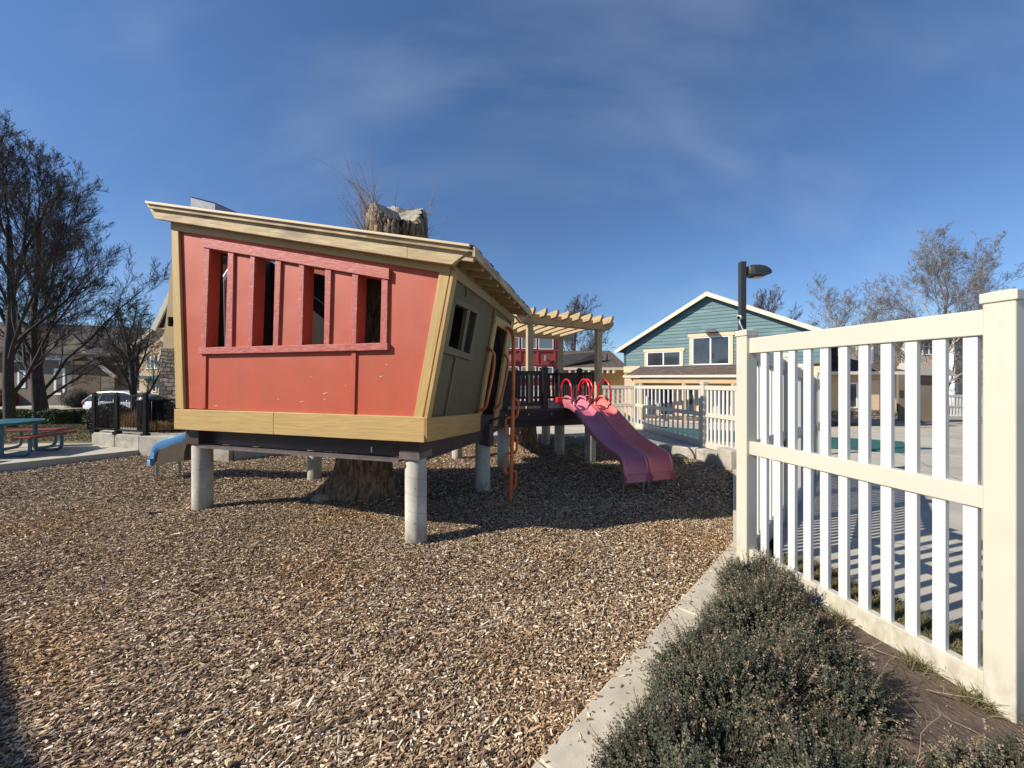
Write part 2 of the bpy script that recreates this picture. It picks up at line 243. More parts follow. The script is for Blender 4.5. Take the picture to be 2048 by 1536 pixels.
# ---------------------------------------------------------------- builders
def wloc(o):
    v = Vector((0, 0, 0))
    while o: v = v + o.location; o = o.parent
    return v
def tag(o, label=None, cat=None, group=None, kind=None):
    if label: o['label'] = label
    if cat: o['category'] = cat
    if group: o['group'] = group
    if kind: o['kind'] = kind
    return o
def empty(name, loc, label, cat, group=None):
    o = bpy.data.objects.new(name, None); COL.objects.link(o); o.location = loc; o.empty_display_size = .2
    return tag(o, label, cat, group)
def link_np(name, V, F, mat, parent=None, UV=None, smooth=False):
    """V (n,3) float, F list/array of faces (uniform array) ; world coordinates"""
    V = np.asarray(V, dtype=np.float64)
    lo = V.min(0); hi = V.max(0); c = np.array([(lo[0]+hi[0])/2, (lo[1]+hi[1])/2, lo[2]])
    me = bpy.data.meshes.new(name); me.vertices.add(len(V)); me.vertices.foreach_set('co', (V-c).astype(np.float32).ravel())
    if isinstance(F, np.ndarray):
        k = F.shape[1]; n = len(F); me.loops.add(n*k); me.polygons.add(n)
        me.loops.foreach_set('vertex_index', F.astype(np.int32).ravel()); me.polygons.foreach_set('loop_start', np.arange(0, n*k, k, dtype=np.int32))
    else:
        n = len(F); tot = sum(len(f) for f in F); me.loops.add(tot); me.polygons.add(n); st = np.cumsum([0]+[len(f) for f in F[:-1]])
        me.loops.foreach_set('vertex_index', np.array([i for f in F for i in f], dtype=np.int32)); me.polygons.foreach_set('loop_start', st.astype(np.int32))
    if UV is not None:
        l = me.uv_layers.new(name='UVMap'); l.data.foreach_set('uv', np.asarray(UV, dtype=np.float32).ravel())
    me.update(calc_edges=True); me.validate()
    me.polygons.foreach_set('use_smooth', np.full(len(me.polygons), bool(smooth)))
    me.materials.append(mat)
    o = bpy.data.objects.new(name, me); COL.objects.link(o); cl = Vector(c.tolist())
    if parent: o.parent = parent; o.location = cl - wloc(parent)
    else: o.location = cl
    return o
class MB:
    def __init__(s): s.v = []; s.f = []; s.u = []
    def face(s, pts, uv=None):
        b = len(s.v); s.v += [tuple(p) for p in pts]; s.f.append(list(range(b, b+len(pts))))
        s.u += uv if uv else [(p[0]+p[1], p[2]) for p in pts]
    def box(s, c, X, Y, Z, hx, hy, hz, taper=1.):
        """c centre; X,Y,Z unit axes; half sizes"""
        c = Vector(c); X = Vector(X); Y = Vector(Y); Z = Vector(Z); ro = random.random()*30
        h = (hx, hy, hz); ax = (X, Y, Z); la = max(range(3), key=lambda i: h[i]); b = len(s.v)
        P = []
        for i in (-1, 1):
            for j in (-1, 1):
                for k in (-1, 1):
                    q = taper if k == 1 else 1
                    P.append((i*hx*q, j*hy*q, k*hz)); s.v.append(tuple(c+X*(i*hx*q)+Y*(j*hy*q)+Z*(k*hz)))
        for fa, ids in ((0, (0, 1, 3, 2)), (0, (4, 6, 7, 5)), (1, (0, 4, 5, 1)), (1, (2, 3, 7, 6)), (2, (0, 2, 6, 4)), (2, (1, 5, 7, 3))):
            oth = [i for i in range(3) if i != fa]
            if la in oth: oth = [la]+[i for i in oth if i != la]
            s.f.append([b+i for i in ids]); s.u += [(P[i][oth[0]]+ro, P[i][oth[1]]+ro+fa*.37) for i in ids]
        return s
    def beam(s, a, b, w, h, up=(0, 0, 1), e0=0, e1=0):
        """w across (horizontal), h along 'up'"""
        a = Vector(a); b = Vector(b); d = (b-a); l = d.length; d.normalize(); a = a-d*e0; b = b+d*e1; l = (b-a).length
        side = d.cross(Vector(up)).normalized(); u2 = side.cross(d).normalized()
        return s.box((a+b)/2, d, side, u2, l/2, w/2, h/2)
    def abox(s, x0, x1, y0, y1, z0, z1):
        return s.box(((x0+x1)/2, (y0+y1)/2, (z0+z1)/2), (1, 0, 0), (0, 1, 0), (0, 0, 1), (x1-x0)/2, (y1-y0)/2, (z1-z0)/2)
    def prism(s, pts, off):
        pts = [Vector(p) for p in pts]; off = Vector(off); n = len(pts); ro = random.random()*30
        E = [(pts[(i+1) % n]-pts[i]) for i in range(n)]; U = max(E, key=lambda e: e.length).normalized()
        nn = Vector((0, 0, 0))
        for i in range(n): nn += pts[i].cross(pts[(i+1) % n])
        W = nn.normalized().cross(U).normalized() if nn.length > 1e-9 else off.cross(U).normalized()
        uv = lambda p, k=0.: (p.dot(U)+ro, p.dot(W)+k)
        b = len(s.v); s.v += [tuple(p) for p in pts]+[tuple(p+off) for p in pts]
        s.f.append(list(range(b, b+n))); s.u += [uv(p) for p in pts]
        s.f.append([b+n+i for i in reversed(range(n))]); s.u += [uv(pts[i]) for i in reversed(range(n))]
        ol = off.length
        for i in range(n):
            j = (i+1) % n; s.f.append([b+i, b+n+i, b+n+j, b+j]); s.u += [uv(pts[i]), uv(pts[i], ol), uv(pts[j], ol), uv(pts[j])]
        return s
    def tube(s, path, r, k=8, cap=True):
        path = [Vector(p) for p in path]; n = len(path); rr = r if isinstance(r, (list, tuple)) else [r]*n
        b = len(s.v); prev = None; acc = 0
        us = []
        for i, p in enumerate(path):
            d = (path[min(i+1, n-1)]-path[max(i-1, 0)]).normalized()
            if prev is None:
                a = Vector((0, 0, 1)) if abs(d.z) < .9 else Vector((1, 0, 0)); x = d.cross(a).normalized()
            else: x = (prev-d*prev.dot(d)).normalized()
            prev = x; y = d.cross(x)
            if i: acc += (path[i]-path[i-1]).length
            us.append(acc)
            for j in range(k):
                t = 2*math.pi*j/k; s.v.append(tuple(p+x*(rr[i]*math.cos(t))+y*(rr[i]*math.sin(t))))
        for i in range(n-1):
            for j in range(k):
                j2 = (j+1) % k; s.f.append([b+i*k+j, b+i*k+j2, b+(i+1)*k+j2, b+(i+1)*k+j])
                s.u += [(j/k, us[i]), ((j+1)/k, us[i]), ((j+1)/k, us[i+1]), (j/k, us[i+1])]
        if cap:
            s.f.append([b+j for j in reversed(range(k))]); s.u += [(0, 0)]*k
            s.f.append([b+(n-1)*k+j for j in range(k)]); s.u += [(0, 0)]*k
        return s
    def ellipsoid(s, c, a, b_, c_, n=14, m=9):
        c = Vector(c); b = len(s.v)
        for i in range(m+1):
            ph = math.pi*i/m
            for j in range(n):
                th = 2*math.pi*j/n; s.v.append((c.x+a*math.sin(ph)*math.cos(th), c.y+b_*math.sin(ph)*math.sin(th), c.z+c_*math.cos(ph)))
        for i in range(m):
            for j in range(n):
                j2 = (j+1) % n; s.f.append([b+i*n+j, b+(i+1)*n+j, b+(i+1)*n+j2, b+i*n+j2]); s.u += [(0, 0)]*4
        return s
    def build(s, name, mat, parent=None, smooth=False, bevel=0.):
        o = link_np(name, s.v, s.f, MT[mat] if isinstance(mat, str) else mat, parent, s.u)
        if smooth:
            o.data.polygons.foreach_set('use_smooth', np.ones(len(o.data.polygons), dtype=bool))
            try: o.data.set_sharp_from_angle(angle=R(45))
            except Exception: pass
        if bevel:
            b = o.modifiers.new('bevel', 'BEVEL'); b.width = bevel; b.segments = 2; b.limit_method = 'ANGLE'; b.angle_limit = R(40)
        return o
def ray(px, py): return Vector(((px-HX)/FPX, 1, (HY-py)/FPX))
def at(px, d, z): return Vector(((px-HX)/FPX*d, d, z))
def hit(px, py, p, n):
    p = Vector(p); n = Vector(n); e = Vector((0, 0, EYE)); r = ray(px, py); return e + r*((p-e).dot(n)/r.dot(n))
def inpoly(X, Y, poly):
    c = np.zeros(len(X), bool); n = len(poly)
    for i in range(n):
        x0, y0 = poly[i]; x1, y1 = poly[(i+1) % n]
        if y0 == y1: continue
        m = ((y0 > Y) != (y1 > Y)) & (X < (x1-x0)*(Y-y0)/(y1-y0)+x0); c ^= m
    return c
# ================================================================ SETTING
KERB = [(-2.2, -.9), (.10, 1.44), (1.93, 3.36)]
PLAY = [(-3.2, -1.9), (-2.2, -.9), (.10, 1.44), (1.93, 3.36), (3.46, 6.02), (3.30, 6.95), (2.85, 7.28), (1.56, 8.25), (.41, 8.77), (-4.04, 7.53), (-5.0, 6.8), (-6.97, 7.18), (-7.98, 5.99), (-10.5, 3.0), (-13, 0), (-13, -3)]
def smooth(a, b, x): t = np.clip((x-a)/(b-a), 0, 1); return t*t*(3-2*t)
def struct(name, V, F, mat, UV=None, kind='structure'):
    o = link_np(name, V, F, MT[mat], None, UV); o['kind'] = kind; return o
def lawn_h(x, y):
    L_ = np.interp(y, [5, 7.5, 9, 13, 16, 24, 60], [.07, .10, .18, -.12, -.38, -1.12, -1.12])
    Rr = np.interp(y, [0, 3, 10, 20, 60], [-.14, -.14, -.45, -.95, -1.1])
    return L_*(1-smooth(-8, -4.5, x)) + Rr*smooth(-8, -4.5, x) - .25*smooth(-5.5, -3, x)*(1-smooth(8, 12, y)) - .3*(1-smooth(3.5, 5, y))*(1-smooth(-4.5, -3, x))*0
# ground sheet to the horizon
gx = np.unique(np.concatenate([np.linspace(-900, -60, 9), np.linspace(-60, 60, 121), np.linspace(60, 900, 9)]))
gy = np.unique(np.concatenate([np.linspace(-60, 0, 13), np.linspace(0, 60, 101), np.linspace(60, 1500, 14)]))
X, Y = np.meshgrid(gx, gy); Z = lawn_h(X, Y)
Z = np.where(inpoly(X.ravel(), Y.ravel(), [(p[0]*1.02, p[1]) for p in PLAY]).reshape(X.shape), np.minimum(Z, -.35), Z)
Z = np.where((Y < 4.5) & (X < 2), np.minimum(Z, -.3), Z)
nx, ny = len(gx), len(gy); idx = np.arange(nx*ny).reshape(ny, nx)
struct('ground', np.stack([X.ravel(), Y.ravel(), Z.ravel()], 1), np.stack([idx[:-1, :-1].ravel(), idx[:-1, 1:].ravel(), idx[1:, 1:].ravel(), idx[1:, :-1].ravel()], 1), 'lawn')
# mulch bed
def mulch_z(x, y):
    return .020*np.sin(1.7*x+.6)*np.sin(1.9*y+.3)+.010*np.sin(4.1*x+2*y)+.007*np.sin(7.3*x-3*y+1)*np.sin(6.1*y+x) + .05*np.exp(-((x+1.95)**2+(y-4.9)**2)/.8)
gx = np.arange(-13, 3.7, .12); gy = np.arange(-3, 8.9, .12); X, Y = np.meshgrid(gx, gy)
P2 = PLAY
cx, cy = X[:-1, :-1].ravel()+.06, Y[:-1, :-1].ravel()+.06
# slight skirt under kerbs: expand test by sampling
ins = np.zeros(len(cx), bool)
for ox, oy in ((0, 0), (.1, 0), (-.1, 0), (0, .1), (0, -.1)): ins |= inpoly(cx+ox, cy+oy, P2)
idx = np.arange(X.size).reshape(X.shape); F = np.stack([idx[:-1, :-1].ravel(), idx[:-1, 1:].ravel(), idx[1:, 1:].ravel(), idx[1:, :-1].ravel()], 1)[ins]
struct('mulch_ground', np.stack([X.ravel(), Y.ravel(), mulch_z(X, Y).ravel()-.012], 1), F, 'mulch')
# loose chips
def chips(n, x0, x1, y0, y1, scale, poly=PLAY):
    x = rng.uniform(x0, x1, n); y = rng.uniform(y0, y1, n); k = inpoly(x, y, poly) & (np.abs(x) < 1.75*np.maximum(y, 0)+1.2); x = x[k]; y = y[k]; n = len(x)
    l = np.clip(rng.lognormal(-4.30, .48, n), .006, .05)*scale/1.0; wd = np.clip(rng.lognormal(-5.15, .4, n), .0022, .011)*scale; t = wd*rng.uniform(.25, .8, n)
    big = rng.random(n) < .05; l[big] *= 1.4; wd[big] *= 1.5
    th = np.where(rng.random(n) < .55, rng.normal(.55, .55, n), rng.uniform(0, 2*np.pi, n)); pi = rng.normal(0, .22, n); ro = rng.normal(0, .30, n)
    ax = np.stack([np.cos(th)*np.cos(pi), np.sin(th)*np.cos(pi), np.sin(pi)], 1)
    up = np.stack([-np.cos(th)*np.sin(pi), -np.sin(th)*np.sin(pi), np.cos(pi)], 1); sd = np.cross(up, ax)
    s2 = sd*np.cos(ro)[:, None]+up*np.sin(ro)[:, None]; u2 = np.cross(ax, s2)
    c = np.stack([x, y, mulch_z(x, y)+rng.uniform(-.004, .013, n)*scale+np.abs(np.sin(pi))*l*.3], 1)
    V = np.zeros((n, 8, 3)); q = 0
    tp = rng.uniform(.35, 1, (n, 2)); sk = rng.uniform(-.35, .35, (n, 2))
    for i, a in enumerate((-1, 1)):
        for b_ in (-1, 1):
            for d in (-1, 1):
                V[:, q] = c + ax*((a+b_*sk[:, i]*.4)*l/2)[:, None] + s2*(b_*wd/2*tp[:, i])[:, None] + u2*(d*t/2)[:, None]; q += 1
    f = np.array([(0, 1, 3, 2), (4, 6, 7, 5), (0, 4, 5, 1), (2, 3, 7, 6), (1, 5, 7, 3)])
    return V.reshape(-1, 3), (f[None]+(np.arange(n)*8)[:, None, None]).reshape(-1, 4)
CH = [chips(200000, -4.2, 1.9, .7, 2.6, 1.12), chips(200000, -7, 3, 2.6, 4.6, 1.02), chips(200000, -11, 3.5, 4.6, 8.8, 1.3), chips(90000, -4, 1.5, .7, 1.9, .9), chips(1500, -6, 3, .9, 5, 1.9), chips(500, -9, 3, .9, 7, 2.1)]
kx = rng.uniform(0, 1, 1500)**1.0; kd = np.abs(rng.normal(0, .05, 1500)); kv, kf = chips(1500, 0, .0001, 1, 1.0001, 1.0, [(-1, -1), (2, -1), (2, 2), (-1, 2)])
kc = kv.reshape(-1, 8, 3); nk_ = len(kc); kx = kx[:nk_]; kd = kd[:nk_]; cen = kc.mean(1, keepdims=True); kdir = np.array([1.83, 1.92, 0]); kdir /= np.linalg.norm(kdir); kn_ = np.array([kdir[1], -kdir[0], 0])
kc = kc-cen+(np.array([.10, 1.44, .038])+kdir*(kx[:, None, None]*2.65)+kn_*kd[:, None, None]); kc = kc[rng.random(nk_) < .12]; CH.append((kc.reshape(-1, 3), kf[:len(kc)*5]))
off = 0; VV = []; FF = []
for v, f in CH: VV.append(v); FF.append(f+off); off += len(v)
tag(link_np('wood_chips', np.concatenate(VV), np.concatenate(FF), MT['chip']), 'loose brown and pale wood chips covering the playground', 'wood chips', kind='stuff')
# kerb between the mulch and the planting bed
kb = MB()
def perp(a, b): d = Vector((b[0]-a[0], b[1]-a[1], 0)).normalized(); return Vector((d.y, -d.x, 0))
w_k = .18
for a, b in zip(KERB[:-1], KERB[1:]):
    n_ = perp(a, b); A = Vector((*a, -.2)); B = Vector((*b, -.2)); kn = max(1, round((B-A).length/1.3))
    for i in range(kn):
        p_ = A.lerp(B, i/kn); q_ = A.lerp(B, (i+1)/kn)-(B-A).normalized()*.005; kb.prism([p_, q_, q_+n_*w_k, p_+n_*w_k], (0, 0, .235+.002*(i % 2)))
kb.build('kerb', 'kerb', bevel=.008)['kind'] = 'structure'
k2 = MB(); A = Vector((1.93, 3.36, -.2)); B = Vector((3.46, 6.02, -.2)); n_ = perp(A, B); k2.prism([A+Vector((.003, .003, 0)), B, B+n_*.2, A+n_*.2], (0, 0, .24)); k2.build('kerb', 'kerb')['kind'] = 'structure'
# planting-bed soil (right of the kerb, in front of the fence)
FA0 = Vector((1.83, 3.0, 0)); FA1 = Vector((2.135, 1.66, 0)); fdir = (FA1-FA0).normalized()
def soil_z(x, y): return .015+.02*np.sin(3*x)*np.sin(2.3*y+1)+.012*np.sin(9*x+4*y)
gx = np.arange(-2.6, 3.4, .06); gy = np.arange(-1.4, 3.2, .06); X, Y = np.meshgrid(gx, gy); cx, cy = X[:-1, :-1].ravel()+.03, Y[:-1, :-1].ravel()+.03
far1 = FA1+fdir*3
bedp = [(-2.0, -.9), (.18, 1.36), (1.86, 3.12), (1.88, 3.02), (FA1.x+.02, FA1.y), (far1.x, far1.y)]
ins = inpoly(cx, cy, bedp); idx = np.arange(X.size).reshape(X.shape); F = np.stack([idx[:-1, :-1].ravel(), idx[:-1, 1:].ravel(), idx[1:, 1:].ravel(), idx[1:, :-1].ravel()], 1)[ins]
struct('planting_bed_soil', np.stack([X.ravel(), Y.ravel(), soil_z(X, Y).ravel()], 1), F, 'soil')
# pool deck (concrete, falling away from the playground)
def D(x, y):
    a = .17-.03*np.clip(y-10.5, 0, 20); b = -.047*np.clip(y-3, 0, 17); t = smooth(3.3, 6.2, x)
    lo = np.where(y < 6, b*0+.0, a); z = a*(1-t)+b*t
    near = 1-smooth(4.3, 6.2, y); return z*(1-near)+(-.047*np.clip(y-3, 0, 17))*near
inner = [(3.5, -2.2), (2.72, 1.30), (2.45, 2.55), (2.2, 3.08), (3.58, 5.95), (3.52, 6.9), (2.95, 7.45), (1.6, 8.43), (.41, 8.95), (-4.02, 7.72), (-5.0, 6.98)]
outer = [(12, -4), (14, 0), (16, 2), (20, 4), (26, 8), (30, 18), (26, 40), (8, 40), (0, 34), (-4, 22), (-5.2, 14)]
rows = []
for s_ in np.linspace(0, 1, 61):
    s2 = s_**1.8
    pts = []
    for i in range(len(inner)-1):
        for q in np.linspace(0, 1, 9)[:-1 if i < len(inner)-2 else None]:
            a = np.array(inner[i])*(1-q)+np.array(inner[i+1])*q; b = np.array(outer[i])*(1-q)+np.array(outer[i+1])*q; pts.append(a*(1-s2)+b*s2)
    rows.append(pts)
A = np.array(rows); H_, W_ = A.shape[:2]; zz = D(A[..., 0], A[..., 1]); idx = np.arange(H_*W_).reshape(H_, W_)
struct('pool_deck', np.stack([A[..., 0].ravel(), A[..., 1].ravel(), zz.ravel()], 1), np.stack([idx[:-1, :-1].ravel(), idx[:-1, 1:].ravel(), idx[1:, 1:].ravel(), idx[1:, :-1].ravel()], 1), 'pave')
struct('grass_verge', [(3.5, -2.2, -.012), (2.74, 1.30, -.012), (2.47, 2.56, -.012), (2.2, 3.12, -.012), (1.85, 3.02, -.012), (2.135, 1.66, -.012), (2.95, -1.9, -.012)], [[0, 1, 2, 3, 4, 5, 6]], 'lawn')
# pool cover
q = [np.array(p) for p in ((9.1, 8.85), (4.3, 12.7), (6.2, 16.6), (11.2, 11.0))]; pts = []
for s_ in np.linspace(0, 1, 25):
    for r_ in np.linspace(0, 1, 13):
        p = (q[0]*(1-s_)+q[1]*s_)*(1-r_)+(q[3]*(1-s_)+q[2]*s_)*r_; pts.append((p[0], p[1], float(D(p[0], p[1]))+.035))
idx = np.arange(25*13).reshape(25, 13)
o = link_np('pool_cover', np.array(pts), np.stack([idx[:-1, :-1].ravel(), idx[:-1, 1:].ravel(), idx[1:, 1:].ravel(), idx[1:, :-1].ravel()], 1), MT['cover'])
tag(o, 'green fabric cover stretched over the swimming pool beyond the fence', 'pool cover')
sm = o.modifiers.new('s', 'SOLIDIFY'); sm.thickness = .02
# street far left
struct('road', [(-60, 23.4, -1.085), (-14, 23.4, -1.085), (-14, 31, -1.085), (-60, 31, -1.085)], [(0, 1, 2, 3)], 'asphalt')
MB().abox(-60, -14, 22.6, 23.4, -1.3, -1.0).build('road_kerb', 'pave')['kind'] = 'structure'
MB().abox(-60, -14, 31.0, 31.5, -1.3, -.98).build('road_kerb', 'pave')['kind'] = 'structure'
MB().abox(-60, -14, 31.5, 34.0, -1.3, -.92).build('pavement', 'pave')['kind'] = 'structure'
# concrete slab under the picnic table, with its kerb face
sb = MB(); sb.prism([(-6.97, 7.18, -.2), (-7.98, 5.99, -.2), (-10.5, 3.0, -.2), (-13, 3.2, -.2), (-12.5, 7.0, -.2), (-9.6, 8.0, -.2), (-8.2, 7.95, -.2)], (0, 0, .322)); o = sb.build('patio', 'pave', bevel=.01); o['kind'] = 'structure'
# low retaining walls
def wall_run(pts, th, z0, z1, label, mat='conc', joint=1.2):
    t = empty('retaining_wall', (pts[0][0], pts[0][1], z0), label, 'wall'); m = MB()
    for a, b in zip(pts[:-1], pts[1:]):
        a = Vector((*a, 0)); b = Vector((*b, 0)); n_ = -perp(a, b); d = (b-a); l = d.length; d.normalize(); k = max(1, round(l/joint))
        for i in range(k):
            p = a+d*(l*i/k+(.004 if i else 0)); q_ = a+d*(l*(i+1)/k-.004); p.z = q_.z = z0; m.prism([p, q_, q_+n_*th, p+n_*th], (0, 0, z1-z0))
    m.build('wall_block', mat, t, bevel=.012); return t
wall_run([(-6.97, 7.18), (-5.0, 6.80)], .2, -.15, .385, 'grey concrete retaining wall behind the blue slide')
wall_run([(-8.43, 7.71), (-7.02, 7.23)], .2, -.1, .38, 'sunlit concrete wall segment tapering beside the picnic patio', joint=.62)
wall_run([(-4.96, 6.86), (-4.04, 7.53), (.41, 8.77), (1.56, 8.25)], .2, -.15, .20, 'shaded low concrete wall behind the treehouse pillars')
wall_run([(1.62, 8.2), (2.85, 7.30), (3.30, 6.90), (3.44, 6.3)], .2, -.15, .20, 'low concrete wall under the cream fence behind the pink slides')
b_ = MB(); b_.prism([(3.40, 5.98, -.15), (3.62, 5.98, -.15), (3.58, 6.32, -.15), (3.36, 6.32, -.15)], (0, 0, .48)); tag(b_.build('concrete_block', 'conc', bevel=.015), 'concrete end block at the near end of the low wall', 'concrete block')
# raised terrace behind the left walls
tb = MB(); tb.prism([(-8.5, 7.86, -.3), (-6.98, 7.4, -.3), (-5.0, 7.03, -.3), (-4.6, 7.3, -.3), (-4.6, 9.4, -.3), (-9.2, 9.4, -.3)], (0, 0, .665)); tb.build('raised_path', 'pave')['kind'] = 'structure'

# ================================================================ FENCES
def picket_fence(name, posts, tops, bots, label, group, npk, rails=(1, .53, 0), post_w=.10, pk_w=.038, pk_t=.04, mat='vinyl', pmat='vinylw', cap=True, pk_face=.0, railh=(.115, .10, .17), rail_t=.05, first_post=True, q0=0):
    """posts: xy of post centres; tops/bots z at each post"""
    t = empty(name, (posts[0][0], posts[0][1], bots[0]-.15), label, 'fence', group); n = len(posts)
    for i, (x, y) in enumerate(posts):
        d = Vector((posts[min(i+1, n-1)][0]-posts[max(i-1, 0)][0], posts[min(i+1, n-1)][1]-posts[max(i-1, 0)][1], 0)).normalized(); s_ = Vector((d.y, -d.x, 0))
        if i == 0 and not first_post: continue
        m = MB(); zt = tops[i]; zb = bots[i]-.25; h = zt-.03-zb; m.box((x, y, zb+h/2), d, s_, (0, 0, 1), post_w/2, post_w/2, h/2); p = m.build('post', mat, t, bevel=.006)
        if cap:
            c = MB(); c.box((x, y, zt-.022), d, s_, (0, 0, 1), post_w/2+.007, post_w/2+.007, .022); c.box((x, y, zt+.004), d, s_, (0, 0, 1), post_w/2-.004, post_w/2-.004, .004, taper=.6); c.build('cap', mat, p, bevel=.004)
    for i in range(n-1):
        a = Vector((*posts[i], 0)); b = Vector((*posts[i+1], 0)); d = (b-a).normalized(); L_ = (b-a).length; a = a+d*post_w/2; b = b-d*post_w/2
        def zz(f, q): return tops[i]*(1-q)+tops[i+1]*q, bots[i]*(1-q)+bots[i+1]*q
        drop = .065
        T0, B0 = tops[i]-drop, bots[i]; T1, B1 = tops[i+1]-drop, bots[i+1]
        for f, rh in zip(rails, railh):
            z0 = B0+(T0-B0)*f; z1 = B1+(T1-B1)*f
            if f == 1: z0 -= rh/2; z1 -= rh/2
            if f == 0: z0 += rh/2; z1 += rh/2
            MB().beam((a.x, a.y, z0), (b.x, b.y, z1), rail_t, rh).build('rail', mat, t, bevel=.004)
        k = npk[i] if isinstance(npk, (list, tuple)) else npk
        for j in range(k):
            q = q0+(1-q0-.045)*j/(k-1) if q0 else (j+.5)/k; p = a.lerp(b, q); zt = (T0*(1-q)+T1*q)-railh[0]*.7; zb = (B0*(1-q)+B1*q)+railh[2]*.8
            MB().box((p.x, p.y, (zt+zb)/2), d, (d.y, -d.x, 0), (0, 0, 1), pk_w/2, pk_t/2, (zt-zb)/2).build('picket', pmat, t, bevel=.003)
    return t
# near fence A : from the post at px 1490 to the post at the right edge
picket_fence('picket_fence', [(1.83, 3.0), (2.135, 1.66), ], [1.83, 1.83], [-.02, -.02],
    'tall cream fence panel with white pickets at right foreground above the shrubs', 'cream vinyl fences', 11, pk_w=.05, pk_t=.028, q0=.091)
# fence B : continues at 45 degrees behind the near post, stepping down
pb = [(1.83+.70*t_, 3.0+.714*t_) for t_ in (0, 1.45, 2.6, 3.73, 4.9)]
picket_fence('picket_fence', pb, [1.79, 1.72, 1.635, 1.54, 1.46], [-.01, -.03, -.05, -.07, -.09],
    'shadowed cream fence running away diagonally behind the near fence post', 'cream vinyl fences', 11, pk_w=.04, pk_t=.022, first_post=False)
# fence C : beyond the slides
picket_fence('picket_fence', [(3.74, 6.15), (3.60, 7.2), (3.28, 10.2)], [1.40, 1.39, 1.335], [.19, .175, .17],
    'half shadowed cream fence on the low wall right of the slides', 'cream vinyl fences', [9, 15], pk_w=.045, pk_t=.022, first_post=False, railh=(.08, .08, .12))
picket_fence('picket_fence', [(3.28, 10.2), (1.3, 10.35), (-.7, 10.5), (-2.7, 10.65)], [1.335, 1.33, 1.32, 1.3], [.17, .17, .17, .17],
    'sunlit cream fence seen behind the dark deck railing and pergola', 'cream vinyl fences', 16, pk_w=.05, pk_t=.022, first_post=False, railh=(.08, .08, .12))
# far fence right, at the parking
picket_fence('picket_fence', [(20.5, 18.3), (23.2, 18.3), (25.9, 18.3)], [.75, .75, .75], [-.5, -.5, -.5],
    'distant white fence in front of the grey apartments at far right', 'cream vinyl fences', 18, pk_w=.07, pk_t=.03, pmat='vinylw')
# black metal fence on the terrace
def bar_fence(posts, z0, z1, npk, label, first=True):
    t = empty('railing', (*posts[0], z0), label, 'fence', 'black metal railings')
    for i, (x, y) in enumerate(posts):
        if i == 0 and not first: continue
        p = MB().abox(x-.03, x+.03, y-.03, y+.03, z0, z1+.03).build('post', 'black', t)
        MB().abox(x-.05, x+.05, y-.05, y+.05, z0, z0+.06).build('foot', 'black', p)
    for i in range(len(posts)-1):
        a = Vector((*posts[i], 0)); b = Vector((*posts[i+1], 0)); d = (b-a).normalized()
        for z in (z1-.015, z0+.09): MB().beam((a+d*.03)+Vector((0, 0, z)), (b-d*.03)+Vector((0, 0, z)), .03, .03).build('rail', 'black', t)
        m_ = MB()
        for j in range(npk[i]):
            p = a.lerp(b, (j+.5)/npk[i]); MB().abox(p.x-.0035, p.x+.0035, p.y-.0035, p.y+.0035, z0+.09, z1-.02).build('bar', 'black', t)
bar_fence([(-8.40, 7.74), (-7.70, 7.50), (-6.90, 7.24)], .366, 1.145, [17, 18], 'black metal railing with close bars beside the white car')
bar_fence([(-6.90, 7.24), (-5.55, 7.72), (-4.7, 7.85)], .366, 1.06, [13, 8], 'black metal railing with wide spaced bars in front of the stone column', first=False)

# ================================================================ TREEHOUSE
B0 = Vector((-.753, 3.288, 0)); U = Vector((-.957, .289, 0)).normalized(); Nf = Vector((-.289, -.957, 0)).normalized()
VS = Vector((.245, .97, 0)).normalized(); ZB, ZT = .917, 1.13
def W(px, py, off=0.): return hit(px, py, B0+Nf*off, Nf)
T0 = W(905, 540)
house = empty('treehouse', (-2.0, 4.6, 0), 'crooked red and olive playhouse on concrete pillars around a tree trunk', 'playhouse')
sB = Vector((B0.x, B0.y, ZB)); slopeV = (VS+Vector((0, 0, -.055))).normalized()
Ns = (T0-sB).cross(VS).normalized()
if Ns.x < 0: Ns = -Ns
def S(px, py, off=0.): return hit(px, py, sB+Ns*off, Ns)
def poly_w(pxs, off0, th, name, mat, parent=house, fn=W, nrm=None, bevel=0.):
    nrm = nrm if nrm is not None else Nf
    pts = [fn(x, y, off0) for x, y in pxs]; return MB().prism(pts, nrm*th).build(name, mat, parent, bevel=bevel)
# front wall around four openings (one mesh)
win = [((423.2, 500), (460, 508), (454, 694.6), (416, 694.6)), ((513.7, 516), (554, 524.4), (549.5, 692.5), (507.8, 693.6)), ((612, 532.5), (653.6, 539.7), (651, 688.7), (607.7, 690)), ((719.4, 552), (766.2, 559), (763, 685.5), (715, 686.4))]
TLr, TRr, BRr, BLr = (352, 455), (900, 543), (838, 836), (362, 816)
wl = MB(); TH = -.10
def q4(*pts): wl.prism([W(x, y, 0) for x, y in pts], Nf*TH)
topY = lambda x: 455+(x-352)*(543-455)/(900-352); botY = lambda x: 816+(x-362)*20/476
wt = lambda x: 500+(x-423)*(559-500)/(766-423); wb = lambda x: 694.6-(x-416)*9/347
q4((352, 455), (423.2, topY(423)), (423.2, 500), (416, 694.6), (416, botY(416)), (362, 816))
q4((423.2, topY(423.2)), (766.2, topY(766.2)), (766.2, 559), (423.2, 500))
q4((416, 694.6), (763, 685.5), (763, botY(763)), (416, botY(416)))
q4((766.2, topY(766.2)), (900, 543), (838, 836), (763, botY(763)), (763, 685.5), (766.2, 559))
for i in range(3): q4(win[i][1], win[i+1][0], win[i+1][3], win[i][2])
fw = wl.build('front_wall', 'red', house)
